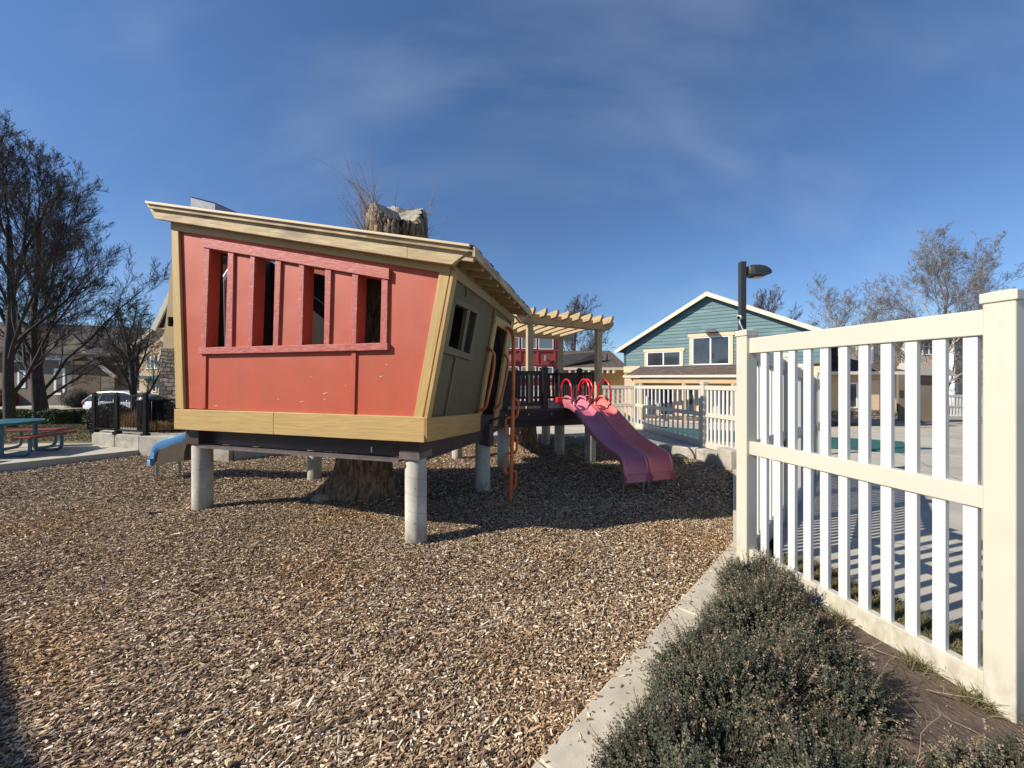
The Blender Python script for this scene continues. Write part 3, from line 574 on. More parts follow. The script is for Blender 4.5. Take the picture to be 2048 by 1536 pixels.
# boards on the front wall
bt = .022
for name, pxs, o0, th in (
    ('window_header', [(410.8, 477.8), (782.8, 539), (782, 560.8), (410.8, 496)], .0, .034),
    ('window_sill', [(403, 696), (779.6, 686.4), (779.6, 700.4), (403, 709)], .0, .036)):
    poly_w(pxs, o0, th, name, 'redboard', bevel=.003)
for a, b in (((412.5, 423.0), (406.5, 415.8)), ((460.3, 471), (454.3, 467.5)), ((505, 513.5), (498, 507.6)), ((554.2, 565.5), (549.7, 559.5)), ((602, 611.8), (596.5, 607.5)), ((653.8, 665.5), (651.2, 661.5)), ((708, 719.2), (704.5, 714.8)), ((766.4, 778.5), (763.2, 776.2))):
    x0, x1 = a; x2, x3 = b; poly_w([(x0, wt(x0)-4), (x1, wt(x1)-4), (x3, wb(x3)+.6), (x2, wb(x2)+.6)], .0, bt, 'window_board', 'redboard', bevel=.002)
for pxs in ([(407, 710), (415, 709.5), (413.5, 817), (405, 817)], [(705.5, 703.5), (714, 703), (711, 830), (700.5, 830)]):
    poly_w(pxs, .0, .016, 'batten', 'red', bevel=.002)
# window reveals are the wall thickness; liner gives depth
for q_ in win:
    m = MB(); tl, tr, br, bl = [W(x, y, TH) for x, y in q_]
    for a, b in ((tl, bl), (tr, br)): m.prism([a, b, b-Nf*.07, a-Nf*.07], U*(.012 if a is tl else -.012))
    m.build('window_liner', 'red', house)
# corner boards
poly_w([(348, 447), (361.4, 449), (372.8, 818), (357, 816)], .003, .028, 'corner_board', 'tan', bevel=.003)
poly_w([(884.5, 530), (905, 533), (847.5, 838), (830, 836)], .003, .028, 'corner_board', 'tan', bevel=.003)
poly_w([(348, 437), (903, 525), (903, 548.5), (884, 546), (361.4, 463.5), (348, 461)], .004, .033, 'frieze_board', 'tan', bevel=.003)
# floor band
m = MB(); pL = W(357, 837); eL = (pL-B0).dot(U)
a = Vector((B0.x, B0.y, (ZB+ZT)/2))+Nf*.02-U*.025; b = a+U*(eL+.025); mid = a.lerp(b, .545)
MB().beam(a, mid-U*.002, .045, ZT-ZB).build('band_board', 'tan', house, bevel=.003); MB().beam(mid+U*.002, b, .045, ZT-ZB).build('band_board', 'tan', house, bevel=.003)
# side band (drops slightly to the rear)
sA = [S(848, 835, .01), S(957, 825.5, .01), S(956, 861, .01), S(848, 883, .01)]
MB().prism(sA, Ns*.03).build('band_board', 'tan', house, bevel=.003)
# side wall, olive, around window pair and door
sw = MB()
def qs(*pts): sw.prism([S(x, y, 0) for x, y in pts], -Ns*.09)
TL, TR = (905, 540), (1026, 634); BL, BR = (848, 836), (989, 823)
ty = lambda x: 540+(x-905)*94/121
wp = [((908, 604.5), (952, 627), (937, 707), (892.5, 690.5))]   # window pair opening
dp = ((988.5, 651), (1014, 665), (984.5, 848), (957.5, 828))       # door opening
w0 = wp[0]
qs((911, ty(911)), (911.5, ty(911.5)), w0[0], w0[3], (872, 833.8), (858, 835))
qs((911, ty(911)), (957, ty(957)), w0[1], w0[0])
qs(w0[3], w0[2], (918, 830), (872, 833.8))
qs((957, ty(957)), (990, ty(990)), dp[0], dp[3], (918, 830), w0[2], w0[1])
qs((990, ty(990)), (1018, ty(1018)), dp[1], dp[0])
qs((1018, ty(1018)), (1026, 634), (989, 846), dp[2], dp[1])
sw.build('side_wall', 'green', house)
def ps(pxs, o0, th, name, mat, bevel=.002): return MB().prism([S(x, y, o0) for x, y in pxs], Ns*th).build(name, mat, house, bevel=bevel)
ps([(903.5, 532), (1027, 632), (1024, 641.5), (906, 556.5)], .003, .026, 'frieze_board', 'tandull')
ps([(902.5, 540), (909, 553), (856.5, 835), (848, 836)], .004, .028, 'corner_board', 'tan')
# window frame, mullion, sill, header
fr = MB()
for pxs in ([(903.5, 595), (908.5, 600), (893, 692), (886, 690)], [(951.5, 625), (955, 628), (940, 709), (936, 707)], [(904, 592), (955.5, 619.5), (955, 629), (904, 605)]):
    fr.prism([S(x, y, .003) for x, y in pxs], Ns*.02)
wf = fr.build('window_frame', 'greenboard', house, bevel=.002)
MB().prism([S(x, y, -.03) for x, y in ((928.5, 614), (934, 617), (919, 702), (914.5, 699))], Ns*.04).build('mullion', 'greenboard', wf)
ps([(883.5, 689), (941.5, 709.5), (939, 720.5), (880.5, 703.5)], .003, .034, 'window_sill', 'greenboard')
for pxs in ([(932.5, 562), (934.5, 563.5), (932.6, 594), (930.8, 593)], [(909, 714), (911.8, 715), (890, 832), (887, 832)], [(987.3, 618), (990, 620), (987, 637), (984.5, 635.5)], [(1017, 640), (1019, 641), (1016, 655), (1014.5, 654)]):
    ps(pxs, .001, .014, 'batten', 'greenboard', 0)
# door frame
ps([(986.5, 630), (1021, 652), (1017.5, 667.5), (985.5, 647)], .003, .034, 'door_header', 'tan')
ps([(984.5, 646), (990, 649.5), (960, 829), (953.5, 829)], .003, .028, 'door_jamb', 'tan')
ps([(1012, 663), (1018.5, 667), (991, 850), (982.7, 852)], .003, .028, 'door_jamb', 'tan')
ps([(1020, 644), (1026, 640), (997, 800), (990.5, 812)], .003, .024, 'corner_board', 'tan')
ps([(956, 829), (984, 829), (983, 858), (956, 861)], .0, .02, 'door_sill', 'brown', 0)
m = MB(); m.prism([S(x, y, -.09) for x, y in ((1011, 663), (1015, 665), (986, 846), (982, 845))], -Ns*.12); m.build('door_reveal', 'tandull', house)
# rear and left walls, floor, interior
wR = W(900, 543)-Nf*.02; wLt = W(352, 455)
cBL = W(357, 837)-Nf*.02; cBL.z = ZB; cTL = W(349, 449)-Nf*.02
fwd = slopeV*2.06
lw = MB(); lofs = (cBL-cTL).cross(fwd).normalized()*.05
def LWp(t, z): q_ = (z-cBL.z)/(cTL.z-cBL.z); return cBL.lerp(cTL, q_)+slopeV*t
for t0_, t1_, z0_, z1_ in ((0, .47, ZB, cTL.z), (.47, 1.0, ZB, 1.05), (.47, 1.0, 2.97, cTL.z), (1.0, 1.2, ZB, cTL.z)):
    lw.prism([LWp(t0_, z0_), LWp(t0_, z1_), LWp(t1_, z1_), LWp(t1_, z0_)], lofs)
lw.build('left_wall', 'green', house)
# rear wall leaves a tall opening on its left
rb0 = Vector((B0.x, B0.y, ZB))+fwd; rt0 = T0+fwd
bw = MB(); rbl = cBL+fwd; rtl = cTL+fwd*.58; rbl = cBL+fwd*.58
bw.prism([rb0, rt0, rtl, rbl], Nf*.06)
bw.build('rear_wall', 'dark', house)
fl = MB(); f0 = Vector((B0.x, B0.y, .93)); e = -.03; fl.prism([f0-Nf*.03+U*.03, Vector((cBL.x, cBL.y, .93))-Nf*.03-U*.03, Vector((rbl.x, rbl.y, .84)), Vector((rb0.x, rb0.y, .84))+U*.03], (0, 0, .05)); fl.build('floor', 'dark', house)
# roof
RO = .15
rl = W(303, 405.6, RO); rr = W(945, 492.5, RO); back = VS*2.27+Vector((0, 0, -.125))
rf = MB(); up = Vector((0, 0, 1)); th = Vector((0, 0, -.028)); rl2, rr2 = rl+VS*1.15+Vector((0, 0, -.07)), rr+back
rf.prism([rl-Nf*.02, rr-Nf*.02, rr2, rl2], th); roof = rf.build('roof', 'shingle', house)
# ragged shingle edge along the right eave
se = MB(); random.seed(3)
for i in range(22):
    p = rr.lerp(rr2, (i+.1)/22); q_ = rr.lerp(rr2, (i+.9)/22); o_ = -U*random.uniform(.005, .022)+Vector((0, 0, .003+random.uniform(0, .004))); du = U*.2+Vector((0, 0, .2*(rl.z-rr.z)/(rl-rr).length)); se.prism([p+o_, q_+o_, q_+o_+du, p+o_+du], (0, 0, .008))
for i in range(26):
    p = rl.lerp(rr, (i+.1)/26); q_ = rl.lerp(rr, (i+.9)/26); o_ = Nf*random.uniform(.0, .012)+Vector((0, 0, .002+random.uniform(0, .003))); se.prism([p+o_, q_+o_, q_+o_-Nf*.2, p+o_-Nf*.2], (0, 0, .006))
se.build('shingle_edge', 'shingled', roof)
def pr(pxs, o0, th, name, mat, bevel=.003): return MB().prism([W(x, y, o0) for x, y in pxs], Nf*th).build(name, mat, roof, bevel=bevel)
pr([(303.3, 406.3), (945, 493.2), (944.3, 498.2), (304, 411.2)], RO-.04, .062, 'drip_board', 'tantrim')
pr([(304, 411.6), (944, 498.8), (941.5, 507.5), (308, 419.5)], RO-.05, .05, 'fascia_board', 'tanworn')
pr([(309, 420.5), (820, 490.0), (820, 519.5), (319, 440.3)], RO-.075, .045, 'barge_board', 'tanworn')
pr([(820.4, 490.1), (940.5, 507.3), (908, 532), (820.4, 519.6)], RO-.075, .045, 'barge_board', 'tanworn')
# underside of the front overhang
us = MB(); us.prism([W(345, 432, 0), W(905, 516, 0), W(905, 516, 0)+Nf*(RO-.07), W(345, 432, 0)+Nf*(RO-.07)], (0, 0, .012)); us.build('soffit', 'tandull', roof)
# right eave: fascia, soffit, rafter tails
slope = (rl-rr).normalized()   # up the roof
ev0 = rr+Vector((0, 0, -.03)); ev1 = rr2+Vector((0, 0, -.03))
MB().prism([rr+Vector((0, 0, -.004)), rr2+Vector((0, 0, -.004)), rr2+Vector((0, 0, -.082)), rr+Vector((0, 0, -.082))], -U*.022).build('eave_fascia', 'tanworn', roof, bevel=.002)
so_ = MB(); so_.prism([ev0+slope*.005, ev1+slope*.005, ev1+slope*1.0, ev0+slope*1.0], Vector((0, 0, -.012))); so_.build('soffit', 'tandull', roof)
nr = 10
for i in range(nr):
    p = rr.lerp(rr2, (i+.25)/nr)+Vector((0, 0, -.075)); MB().beam(p+slope*.006, p+slope*.42, .034, .062).build('rafter_tail', 'perg', roof)
# joist block behind the side frieze closes the eave
MB().prism([T0+Vector((0, 0, -.03)), T0+fwd+Vector((0, 0, -.03)), T0+fwd+slope*.0+Vector((0, 0, .16)), T0+Vector((0, 0, .16))], U*.05).build('wall_plate', 'tandull', house)
# closes the wall below the roof over the front
MB().prism([W(352, 457, -.02), W(352, 430, -.02), W(903, 514, -.02), W(903, 545, -.02)], -Nf*.06).build('gable_closer', 'tandull', house)
# steel underframe
pills = [(-.87, 3.48), (-3.42, 4.25)]
UD = (Vector((-3.42, 4.25, 0))-Vector((-.87, 3.48, 0))).normalized()
A = Vector((-.87, 3.48, 0)); B = Vector((-3.42, 4.25, 0))
MB().beam(A+Vector((0, 0, .83)), B+Vector((0, 0, .83)), .02, .17).build('beam', 'brown', house)
MB().beam(A+UD*.10+Nf*.06+Vector((0, 0, .728)), B-UD*.10+Nf*.06+Vector((0, 0, .728)), .13, .022).build('beam_flange', 'flange', house)
for p in pills:
    MB().box((p[0], p[1], .83), UD, Nf, (0, 0, 1), .098, .11, .083).build('pillar_cap', 'brown', house, bevel=.004)
MB().box((-.87, 3.48, .775), UD, Nf, (0, 0, 1), .101, .113, .03).build('cap_plate', 'flange', house)
for p, q_ in ((A, Vector((-.38, 5.0, 0))), (Vector((-.38, 5.0, 0)), Vector((-.15, 6.28, 0))), (B, Vector((-2.9, 5.65, 0))), (Vector((-.38, 5.0, 0)), Vector((-2.9, 5.65, 0)))):
    MB().beam(p+Vector((0, 0, .80)), q_+Vector((0, 0, .775)), .12, .19).build('beam', 'brown', house)
MB().box((-.33, 4.98, .74), VS, Ns, (0, 0, 1), .09, .07, .14).build('pillar_cap', 'brown', house)
for i in range(6):
    a = A.lerp(B, (i+.5)/6)+Vector((0, 0, .845)); MB().beam(a, a+VS*1.75+Vector((0, 0, -.07)), .04, .12).build('joist', 'brown', house)
def pillar(x, y, top, r=.096, parent=house, z0=-.1):
    m = MB(); k = 28; zs = [z0, top-.012, top]; b = 0
    m.tube([(x, y, z0), (x, y, top-.01), (x, y, top)], [r, r, r-.008], k); m.build('pillar', 'pillar', parent, smooth=True)
for x, y, t_ in ((-.87, 3.48, .748), (-3.42, 4.25, .748), (-.38, 5.0, .70), (-2.9, 5.65, .76), (-1.01, 7.07, .62)): pillar(x, y, t_)
# bolts under the band
MB().tube([(-1.25, 3.43, .80), (-1.25, 3.43, .845)], .008, 6).build('bolt', 'steel', house)
# scuff marks on the red wall
sk = MB()
for x, y, l_, a_ in ((758, 753, 10, -3), (645, 787, 15, -5), (647, 799, 6, -3), (600, 803, 9, -3), (429, 811.5, 8, -2), (771, 727, 4, 3), (555, 798, 4, -1), (405, 746, 2, 0), (620, 753, 3, 1), (690, 771, 3, -1)):
    sk.prism([W(x, y, .0015), W(x+l_, y+a_*.7, .0015), W(x+l_*.8, y+a_*.7+1.1, .0015), W(x+l_*.2, y+1.4, .0015)], Nf*.0006)
sk.build('scuff_mark', 'tantrim', house)
# grab rails on the door
def smoothpath(pts, n=8):
    P = [Vector(p) for p in pts]; out = []
    for i in range(len(P)-1):
        p0 = P[max(i-1, 0)]; p1 = P[i]; p2 = P[i+1]; p3 = P[min(i+2, len(P)-1)]
        for j in range(n):
            t_ = j/n; out.append(.5*((2*p1)+(-p0+p2)*t_+(2*p0-5*p1+4*p2-p3)*t_*t_+(-p0+3*p1-3*p2+p3)*t_**3))
    out.append(P[-1]); return out
for pts in ([(978, 698, .02), (984, 702, .07), (988.5, 712, .10), (986, 745, .11), (975, 800, .12), (972, 812, .11), (966, 819, .08), (956, 822, .02)],
            [(1008, 709, .02), (1012, 712, .06), (1016, 722, .09), (1013, 750, .10), (1003, 796, .10), (999, 808, .09), (994, 814, .06), (987.5, 818, .02)]):
    m = MB(); m.tube(smoothpath([S(x, y, o_) for x, y, o_ in pts], 5), .0165, 10)
    for e_ in (pts[0], pts[-1]): c = S(e_[0], e_[1], .008); m.tube([c, c+Ns*.008], .035, 12)
    m.build('grab_rail', 'orange', house, smooth=True)
# roof vent box
d = 5.1; vb = MB(); a0 = at(366, 5.0, 0); pts = [(366, 417, 5.35), (382, 393, 5.1), (430, 408, 5.1), (430, 430, 5.0), (392, 428, 5.0)]
P = lambda px, py, d: at(px, d, EYE+(HY-py)/FPX*d)
bx0 = P(371, 418, 5.1); bx1 = P(430, 418, 5.1); z0 = bx0.z-.35
v1, v2, v3, v4 = Vector((P(379, 0, 5.1).x, 5.1, z0)), Vector((P(430, 0, 5.1).x, 5.1, z0)), Vector((P(430, 0, 5.1).x+.12, 5.5, z0)), Vector((P(379, 0, 5.1).x-.02, 5.5, z0))
vb = MB(); tz = [P(382, 393.5, 5.1).z, P(430, 407, 5.1).z]
vb.face([v1, v2, (v2.x, v2.y, tz[1]), (v1.x+.02, v1.y, tz[0])]); vb.face([v2, v3, (v3.x, v3.y, tz[1]), (v2.x, v2.y, tz[1])]); vb.face([v3, v4, (v4.x+.0, v4.y, tz[0]), (v3.x, v3.y, tz[1])]); vb.face([v4, v1, (v1.x+.02, v1.y, tz[0]), (v4.x, v4.y, tz[0])])
vb.face([(v1.x+.0, v1.y-.01, tz[0]+.006), (v2.x+.01, v2.y-.01, tz[1]+.006), (v3.x, v3.y, tz[1]+.006), (v4.x, v4.y, tz[0]+.006)])
vb.build('roof_vent', 'steel', roof)
# ================================================================ OLD TRUNK through the playhouse
def gnarly(name, rows, k, amp, mat, parent, seed, zc=0., flare=None):
    r_ = np.random.default_rng(seed); th = np.linspace(0, 2*np.pi, k, endpoint=False); ph = r_.uniform(0, 6.3, 12); V = []
    for i, (x, y, z, r) in enumerate(rows):
        tw = th+.25*z
        rid = sum(np.abs(np.sin(n/2*tw+ph[j]+.7*np.sin(2.3*z+ph[j])))*a for j, (n, a) in enumerate(((11, .5), (23, .35), (37, .25), (53, .2)))) - .65
        rr = r*(1+amp*rid+.03*r_.standard_normal(k)*amp*6)
        if flare: rr = rr*flare(th, z)
        V += [(x+rr[j]*math.cos(th[j]), y+rr[j]*math.sin(th[j]), z) for j in range(k)]
    n = len(rows); F = [(i*k+j, i*k+(j+1) % k, (i+1)*k+(j+1) % k, (i+1)*k+j) for i in range(n-1) for j in range(k)]
    return V, F
def interp_rows(keys, n):
    ks = np.array(keys); z = np.linspace(ks[0, 2], ks[-1, 2], n); return [(np.interp(q, ks[:, 2], ks[:, 0]), np.interp(q, ks[:, 2], ks[:, 1]), q, np.interp(q, ks[:, 2], ks[:, 3])) for q in z]
tr = empty('pollarded_tree', (-1.95, 4.9, 0), 'thick old furrowed trunk rising through the playhouse, cut off above its roof', 'tree')
def fl(th, z):
    t = max(0, 1-z/.55); lob = np.exp(-((np.angle(np.exp(1j*(th-3.35))))/.38)**2)*.75+np.exp(-((np.angle(np.exp(1j*(th-4.3))))/.3)**2)*.18+np.exp(-((np.angle(np.exp(1j*(th-5.6))))/.4)**2)*.12
    return 1+t**2.2*lob
rows = interp_rows([(-1.95, 4.95, -.08, .43), (-1.93, 4.95, .1, .37), (-1.90, 4.93, .3, .32), (-1.88, 4.92, .6, .285), (-1.75, 4.92, 1.4, .28), (-1.55, 4.92, 2.7, .27), (-1.50, 4.92, 2.98, .265), (-1.48, 4.9, 3.10, .305), (-1.47, 4.9, 3.22, .335), (-1.47, 4.9, 3.34, .335)], 90)
k = 160; V, F = gnarly('trunk', rows, k, .17, 'bark', tr, 5, flare=fl)
# ragged top: raise ring to the sloping cut, then fold in
base = (len(rows)-1)*k; th = np.linspace(0, 2*np.pi, k, endpoint=False); topring = []
def cutz(t): # cut lower at front right, lobe at left
    return 3.55+.19*math.sin(t)+.15*math.exp(-((np.angle(np.exp(1j*(t-3.85))))/.5)**2)+.02*math.sin(3*t+1)+.012*math.sin(7*t)+.05*math.exp(-((np.angle(np.exp(1j*(t-4.5))))/.3)**2)-.16*math.exp(-((np.angle(np.exp(1j*(t-5.1))))/.55)**2)
for j in range(k):
    x, y, z = V[base+j]; cx_, cy_ = -1.47, 4.9; V.append((cx_+(x-cx_)*.975, cy_+(y-cy_)*.975, cutz(th[j])-.07+random.uniform(-.012, .012)))
for j in range(k):
    x, y, z = V[base+j]; V.append((cx_+(x-cx_)*.86, cy_+(y-cy_)*.86, cutz(th[j])+random.uniform(-.012, .012)))
n0 = len(rows)*k; F += [(n0+j, n0+(j+1) % k, n0+k+(j+1) % k, n0+k+j) for j in range(k)]; F += [(base+j, base+(j+1) % k, n0+(j+1) % k, n0+j) for j in range(k)]
link_np('trunk', V, np.array(F), MT['bark'], tr, smooth=True)
n0 += k; V2 = [V[n0+j] for j in range(k)]; F2 = []
for q_ in (.85, .6, .3):
    b0 = len(V2)
    for j in range(k):
        x, y, z = V[n0+j]; V2.append((-1.46+(x+1.46)*q_, 4.9+(y-4.9)*q_, z*q_**.6+3.56*(1-q_**.6)-.02*(1-q_)+random.uniform(-.006, .006)))
    F2 += [(b0-k+j, b0-k+(j+1) % k, b0+(j+1) % k, b0+j) for j in range(k)]
cpt = len(V2); V2.append((-1.46, 4.9, 3.55)); F2 = [tuple(f) for f in F2]+[(cpt-k+j, cpt-k+(j+1) % k, cpt) for j in range(k)]
link_np('cut_face', V2, F2, MT['cutwood'], tr)
# pale bare root patch
g = MB(); g.ellipsoid((-2.27, 4.66, .04), .15, .10, .12, 18, 10); g.build('root_patch', 'rootwood', tr, smooth=True)
g = MB(); g.ellipsoid((-2.21, 4.43, .0), .09, .07, .07, 14, 8); g.build('root_knob', 'bark', tr, smooth=True)
# sprouts
class Seg:
    def __init__(s): s.a = []; s.b = []; s.r0 = []; s.r1 = []
    def add(s, a, b, r0, r1): s.a.append(a); s.b.append(b); s.r0.append(r0); s.r1.append(r1)
    def mesh(s, name, mat, parent, k=3):
        a = np.array(s.a); b = np.array(s.b); r0 = np.array(s.r0); r1 = np.array(s.r1); d = b-a; l = np.linalg.norm(d, axis=1, keepdims=True)+1e-9; d = d/l
        h = np.where(np.abs(d[:, 2:3]) < .9, np.array([[0, 0, 1.]]), np.array([[1., 0, 0]])); x = np.cross(d, h); x /= np.linalg.norm(x, axis=1, keepdims=True); y = np.cross(d, x); n = len(a)
        V = np.zeros((n, 2, k, 3))
        for j in range(k):
            t = 2*np.pi*j/k; o = x*math.cos(t)+y*math.sin(t); V[:, 0, j] = a+o*r0[:, None]; V[:, 1, j] = b+d*.2*r1[:, None]+o*r1[:, None]
        f = np.array([(j, (j+1) % k, k+(j+1) % k, k+j) for j in range(k)])
        return link_np(name, V.reshape(-1, 3), (f[None]+(np.arange(n)*2*k)[:, None, None]).reshape(-1, 4), MT[mat], parent, smooth=k > 3)
def rv(s=1.): return np.array([random.gauss(0, s), random.gauss(0, s), random.gauss(0, s)])
sg = Seg(); random.seed(21)
for i in range(90):
    a0 = random.uniform(0, 6.28); 
    if i < 60: a0 = random.gauss(3.3, .55)
    hz = random.uniform(2.95, 3.6); p = np.array([-1.48+.34*math.cos(a0), 4.9+.34*math.sin(a0), hz]); L_ = random.uniform(.2, .72)*(1.15 if random.random() < .25 else 1)
    d = np.array([math.cos(a0)*random.uniform(.15, .75), math.sin(a0)*.5, random.uniform(.75, 1.1)]); d /= np.linalg.norm(d); r = .0028+.003*random.random(); n = 7
    bend = rv(.05)+np.array([0, 0, .06 if random.random() < .8 else -.12])
    for j in range(n):
        d = d+bend; d /= np.linalg.norm(d); q_ = p+d*L_/n; r1 = r*.82; sg.add(p, q_, r, r1); p = q_; r = r1
        for _ in range(2):
            if random.random() < .5:
                e = d+rv(.5); e /= np.linalg.norm(e); ll = random.uniform(.04, .16); m = p+e*ll*.5; e2 = e+np.array([0, 0, .3]); e2 /= np.linalg.norm(e2); sg.add(p, m, r*.6, r*.5); sg.add(m, m+e2*ll*.5, r*.5, r*.25)
sg.mesh('sprouts', 'sprout', tr)
tr.location += Vector((.055, -.15, -.045))
# second stump below the deck
st = empty('tree_trunk', (.27, 7.85, 0), 'dark trunk standing in the shade under the deck', 'tree')
V, F = gnarly('trunk', interp_rows([(.27, 7.85, -.05, .30), (.27, 7.85, .2, .24), (.25, 7.85, .7, .22), (.25, 7.85, .9, .22)], 24), 72, .1, 'bark', st, 8); link_np('trunk', V, np.array(F), MT['bark'], st, smooth=True)

# ================================================================ DECK AND PERGOLA
E = Vector((.95, .312, 0)).normalized(); G = Vector((-E.y, E.x, 0)); C0 = Vector((-.26, 6.1, 0))
def DK(s, g, z=0.): return C0+E*s+G*g+Vector((0, 0, z))
deck = empty('play_deck', DK(1, 1, 0), 'dark brown raised deck on concrete pillars with a small timber pergola', 'play deck')
ZD = .957; DL = 2.12; DG = 2.2
nb = 15
for i in range(nb):
    g0 = DG*i/nb; MB().beam(DK(-.0, g0+DG/nb/2, ZD-.013), DK(DL, g0+DG/nb/2, ZD-.013), DG/nb-.006, .026).build('deck_board', 'deckbrown', deck)
for a, b in ((DK(0, -.02), DK(DL, -.02)), (DK(0, DG+.02), DK(DL, DG+.02)), (DK(-.02, 0), DK(-.02, DG)), (DK(DL+.02, 0), DK(DL+.02, DG))):
    MB().beam(a+Vector((0, 0, ZD-.095)), b+Vector((0, 0, ZD-.095)), .035, .17).build('fascia', 'deckbrown', deck, bevel=.003)
for g_ in (.22, 1.1, 2.0): MB().beam(DK(0, g_, .71), DK(DL, g_, .71), .12, .13).build('beam', 'brown', deck)
for i in range(6): MB().beam(DK(DL*(i+.3)/6, .02, .84), DK(DL*(i+.3)/6, DG, .84), .04, .14).build('joist', 'brown', deck)
for s_ in (.16, .55, .95): MB().tube([DK(s_, -.042, ZD-.085), DK(s_, -.05, ZD-.085)], .013, 8).build('bolt', 'steel', deck)
for x, y, t_ in ((-.145, 6.32, .70), (.91, 7.37, .66), (1.37, 6.73, .66), (-.6, 8.1, .66), (.75, 8.5, .66)): pillar(x, y, t_, parent=deck)
# bridge piece between house and deck
MB().beam(Vector((-.50, 5.1, .90)), Vector((-.28, 6.1, .935)), .5, .03).build('bridge_board', 'deckbrown', deck)
def railpost(p, h=.66, w=.095):
    m = MB(); m.box(p+Vector((0, 0, h/2)), E, G, (0, 0, 1), w/2, w/2, h/2); o = m.build('rail_post', 'deckbrown', deck, bevel=.003)
    c = MB(); c.box(p+Vector((0, 0, h+.008)), E, G, (0, 0, 1), w/2+.012, w/2+.012, .012); c.box(p+Vector((0, 0, h+.034)), E, G, (0, 0, 1), w/2, w/2, .018, taper=.35); c.build('post_cap', 'deckbrown', o)
def rail(a, b, n, h=.60):
    d = (b-a).normalized()
    for z in (h, .075): MB().beam(a+Vector((0, 0, z)), b+Vector((0, 0, z)), .05, .05).build('rail', 'deckbrown', deck, bevel=.003)
    for i in range(n):
        p = a.lerp(b, (i+.5)/n); MB().box(p+Vector((0, 0, (h+.075)/2)), d, (d.y, -d.x, 0), (0, 0, 1), .018, .018, (h-.09)/2).build('baluster', 'deckbrown', deck)
pts = [DK(.05, .05, ZD), DK(.18, .05, ZD), DK(.86, .05, ZD)]
railpost(DK(.16, .05, ZD)); railpost(DK(.86, .05, ZD)); rail(DK(.20, .05, ZD), DK(.82, .05, ZD), 8)
railpost(DK(.05, 2.12, ZD)); railpost(DK(1.05, 2.12, ZD)); railpost(DK(2.05, 2.12, ZD)); railpost(DK(2.05, 1.05, ZD))
rail(DK(.1, 2.12, ZD), DK(1.0, 2.12, ZD), 9); rail(DK(1.1, 2.12, ZD), DK(2.0, 2.12, ZD), 9); rail(DK(2.05, 1.1, ZD), DK(2.05, 2.07, ZD), 9); rail(DK(2.05, .25, ZD), DK(2.05, 1.0, ZD), 7); rail(DK(.05, 1.0, ZD), DK(.05, 2.07, ZD), 9)
# pergola
pg = empty('pergola', DK(1.2, 1, ZD), 'small tan timber pergola with eight notched rafters standing on the deck', 'pergola')
PF = [(.61, .09, 2.375), (1.95, .17, 2.315), (2.08, 2.0, 2.34), (.61, 2.0, 2.38)]
for s_, g_, z_ in PF:
    a = DK(s_, g_, ZD); MB().box((a.x, a.y, (ZD+z_)/2), E, G, (0, 0, 1), .05, .05, (z_-ZD)/2).build('post', 'perg', pg, bevel=.004)
def cutbeam(a, b, w_, h, cut, name):
    d = (b-a).normalized(); s2 = d.cross(Vector((0, 0, 1))).normalized(); u2 = s2.cross(d).normalized()
    pts = [a+u2*h/2, a+u2*(h*.1), a-u2*h/2+d*cut, b-u2*h/2-d*cut, b+u2*(h*.1), b+u2*h/2]; pts = [p-s2*w_/2 for p in pts]
    MB().prism(pts, s2*w_).build(name, 'perg', pg, bevel=.003)
for gg, z0_, z1_, s0_, s1_ in ((.055, 2.455, 2.385, .36, 2.20), (.16, 2.455, 2.385, .36, 2.20), (1.95, 2.45, 2.42, .2, 2.36), (2.05, 2.45, 2.42, .2, 2.36)):
    cutbeam(DK(s0_, gg-.02 if gg < 1 else gg, z0_), DK(s1_, gg-.02+.05 if gg < 1 else gg, z1_), .04, .16, .09, 'beam')
for i in range(9):
    s_ = .375+.202*i; zf = 2.585-.075*(s_-.575)/1.42-.055; cutbeam(DK(s_, -.24, zf), DK(s_+.08, 2.34, zf-.02), .042, .115, .07, 'rafter')

# ================================================================ SLIDES
def slide(root, O, e, run, prof, w_, mat, name='chute'):
    """prof rows: rim(s,z) floor(s,z)"""
    pr_ = [Vector((a[0], a[1], 0)) for a, b in prof]; pf_ = [Vector((b[0], b[1], 0)) for a, b in prof]; RI = smoothpath(pr_, 5); FL = smoothpath(pf_, 5); V = []; 
    P_ = lambda a, s_, z: tuple(O+e*a+run*s_+Vector((0, 0, z)))
    h = w_/2; n = len(RI); m = 0
    for i in range(n):
        r_, f_ = RI[i], FL[i]; t_ = (RI[min(i+1, n-1)]-RI[max(i-1, 0)]).normalized(); nx, nz = t_.y, -t_.x   # outward/down
        if nz > 0: nx, nz = -nx, -nz
        mid = (r_*.45+f_*.55)
        half = [(-h, r_.x+nx*.06, r_.y+nz*.06), (-h-.004, r_.x, r_.y-.006), (-h+.008, r_.x, r_.y+.004), (-h+.026, r_.x, r_.y+.003), (-h+.05, mid.x, mid.y), (-h+.075, f_.x, f_.y+.004), (-h+.10, f_.x, f_.y), (-.02, f_.x, f_.y-.003)]
        row = half+[(-a, s_, z) for a, s_, z in reversed(half)]
        # underside
        row += [(h-.03, f_.x+nx*.02, f_.y+nz*.02), (-h+.03, f_.x+nx*.02, f_.y+nz*.02)]
        V += [P_(*q_) for q_ in row]; m = len(row)
    F = [(i*m+j, i*m+(j+1) % m, (i+1)*m+(j+1) % m, (i+1)*m+j) for i in range(n-1) for j in range(m)]
    F = [list(f) for f in F]+[list(range(m))[::-1], list(range((n-1)*m, n*m))]
    o = link_np(name, V, F, MT[mat], root, smooth=True); o.data.set_sharp_from_angle(angle=R(50)); return o
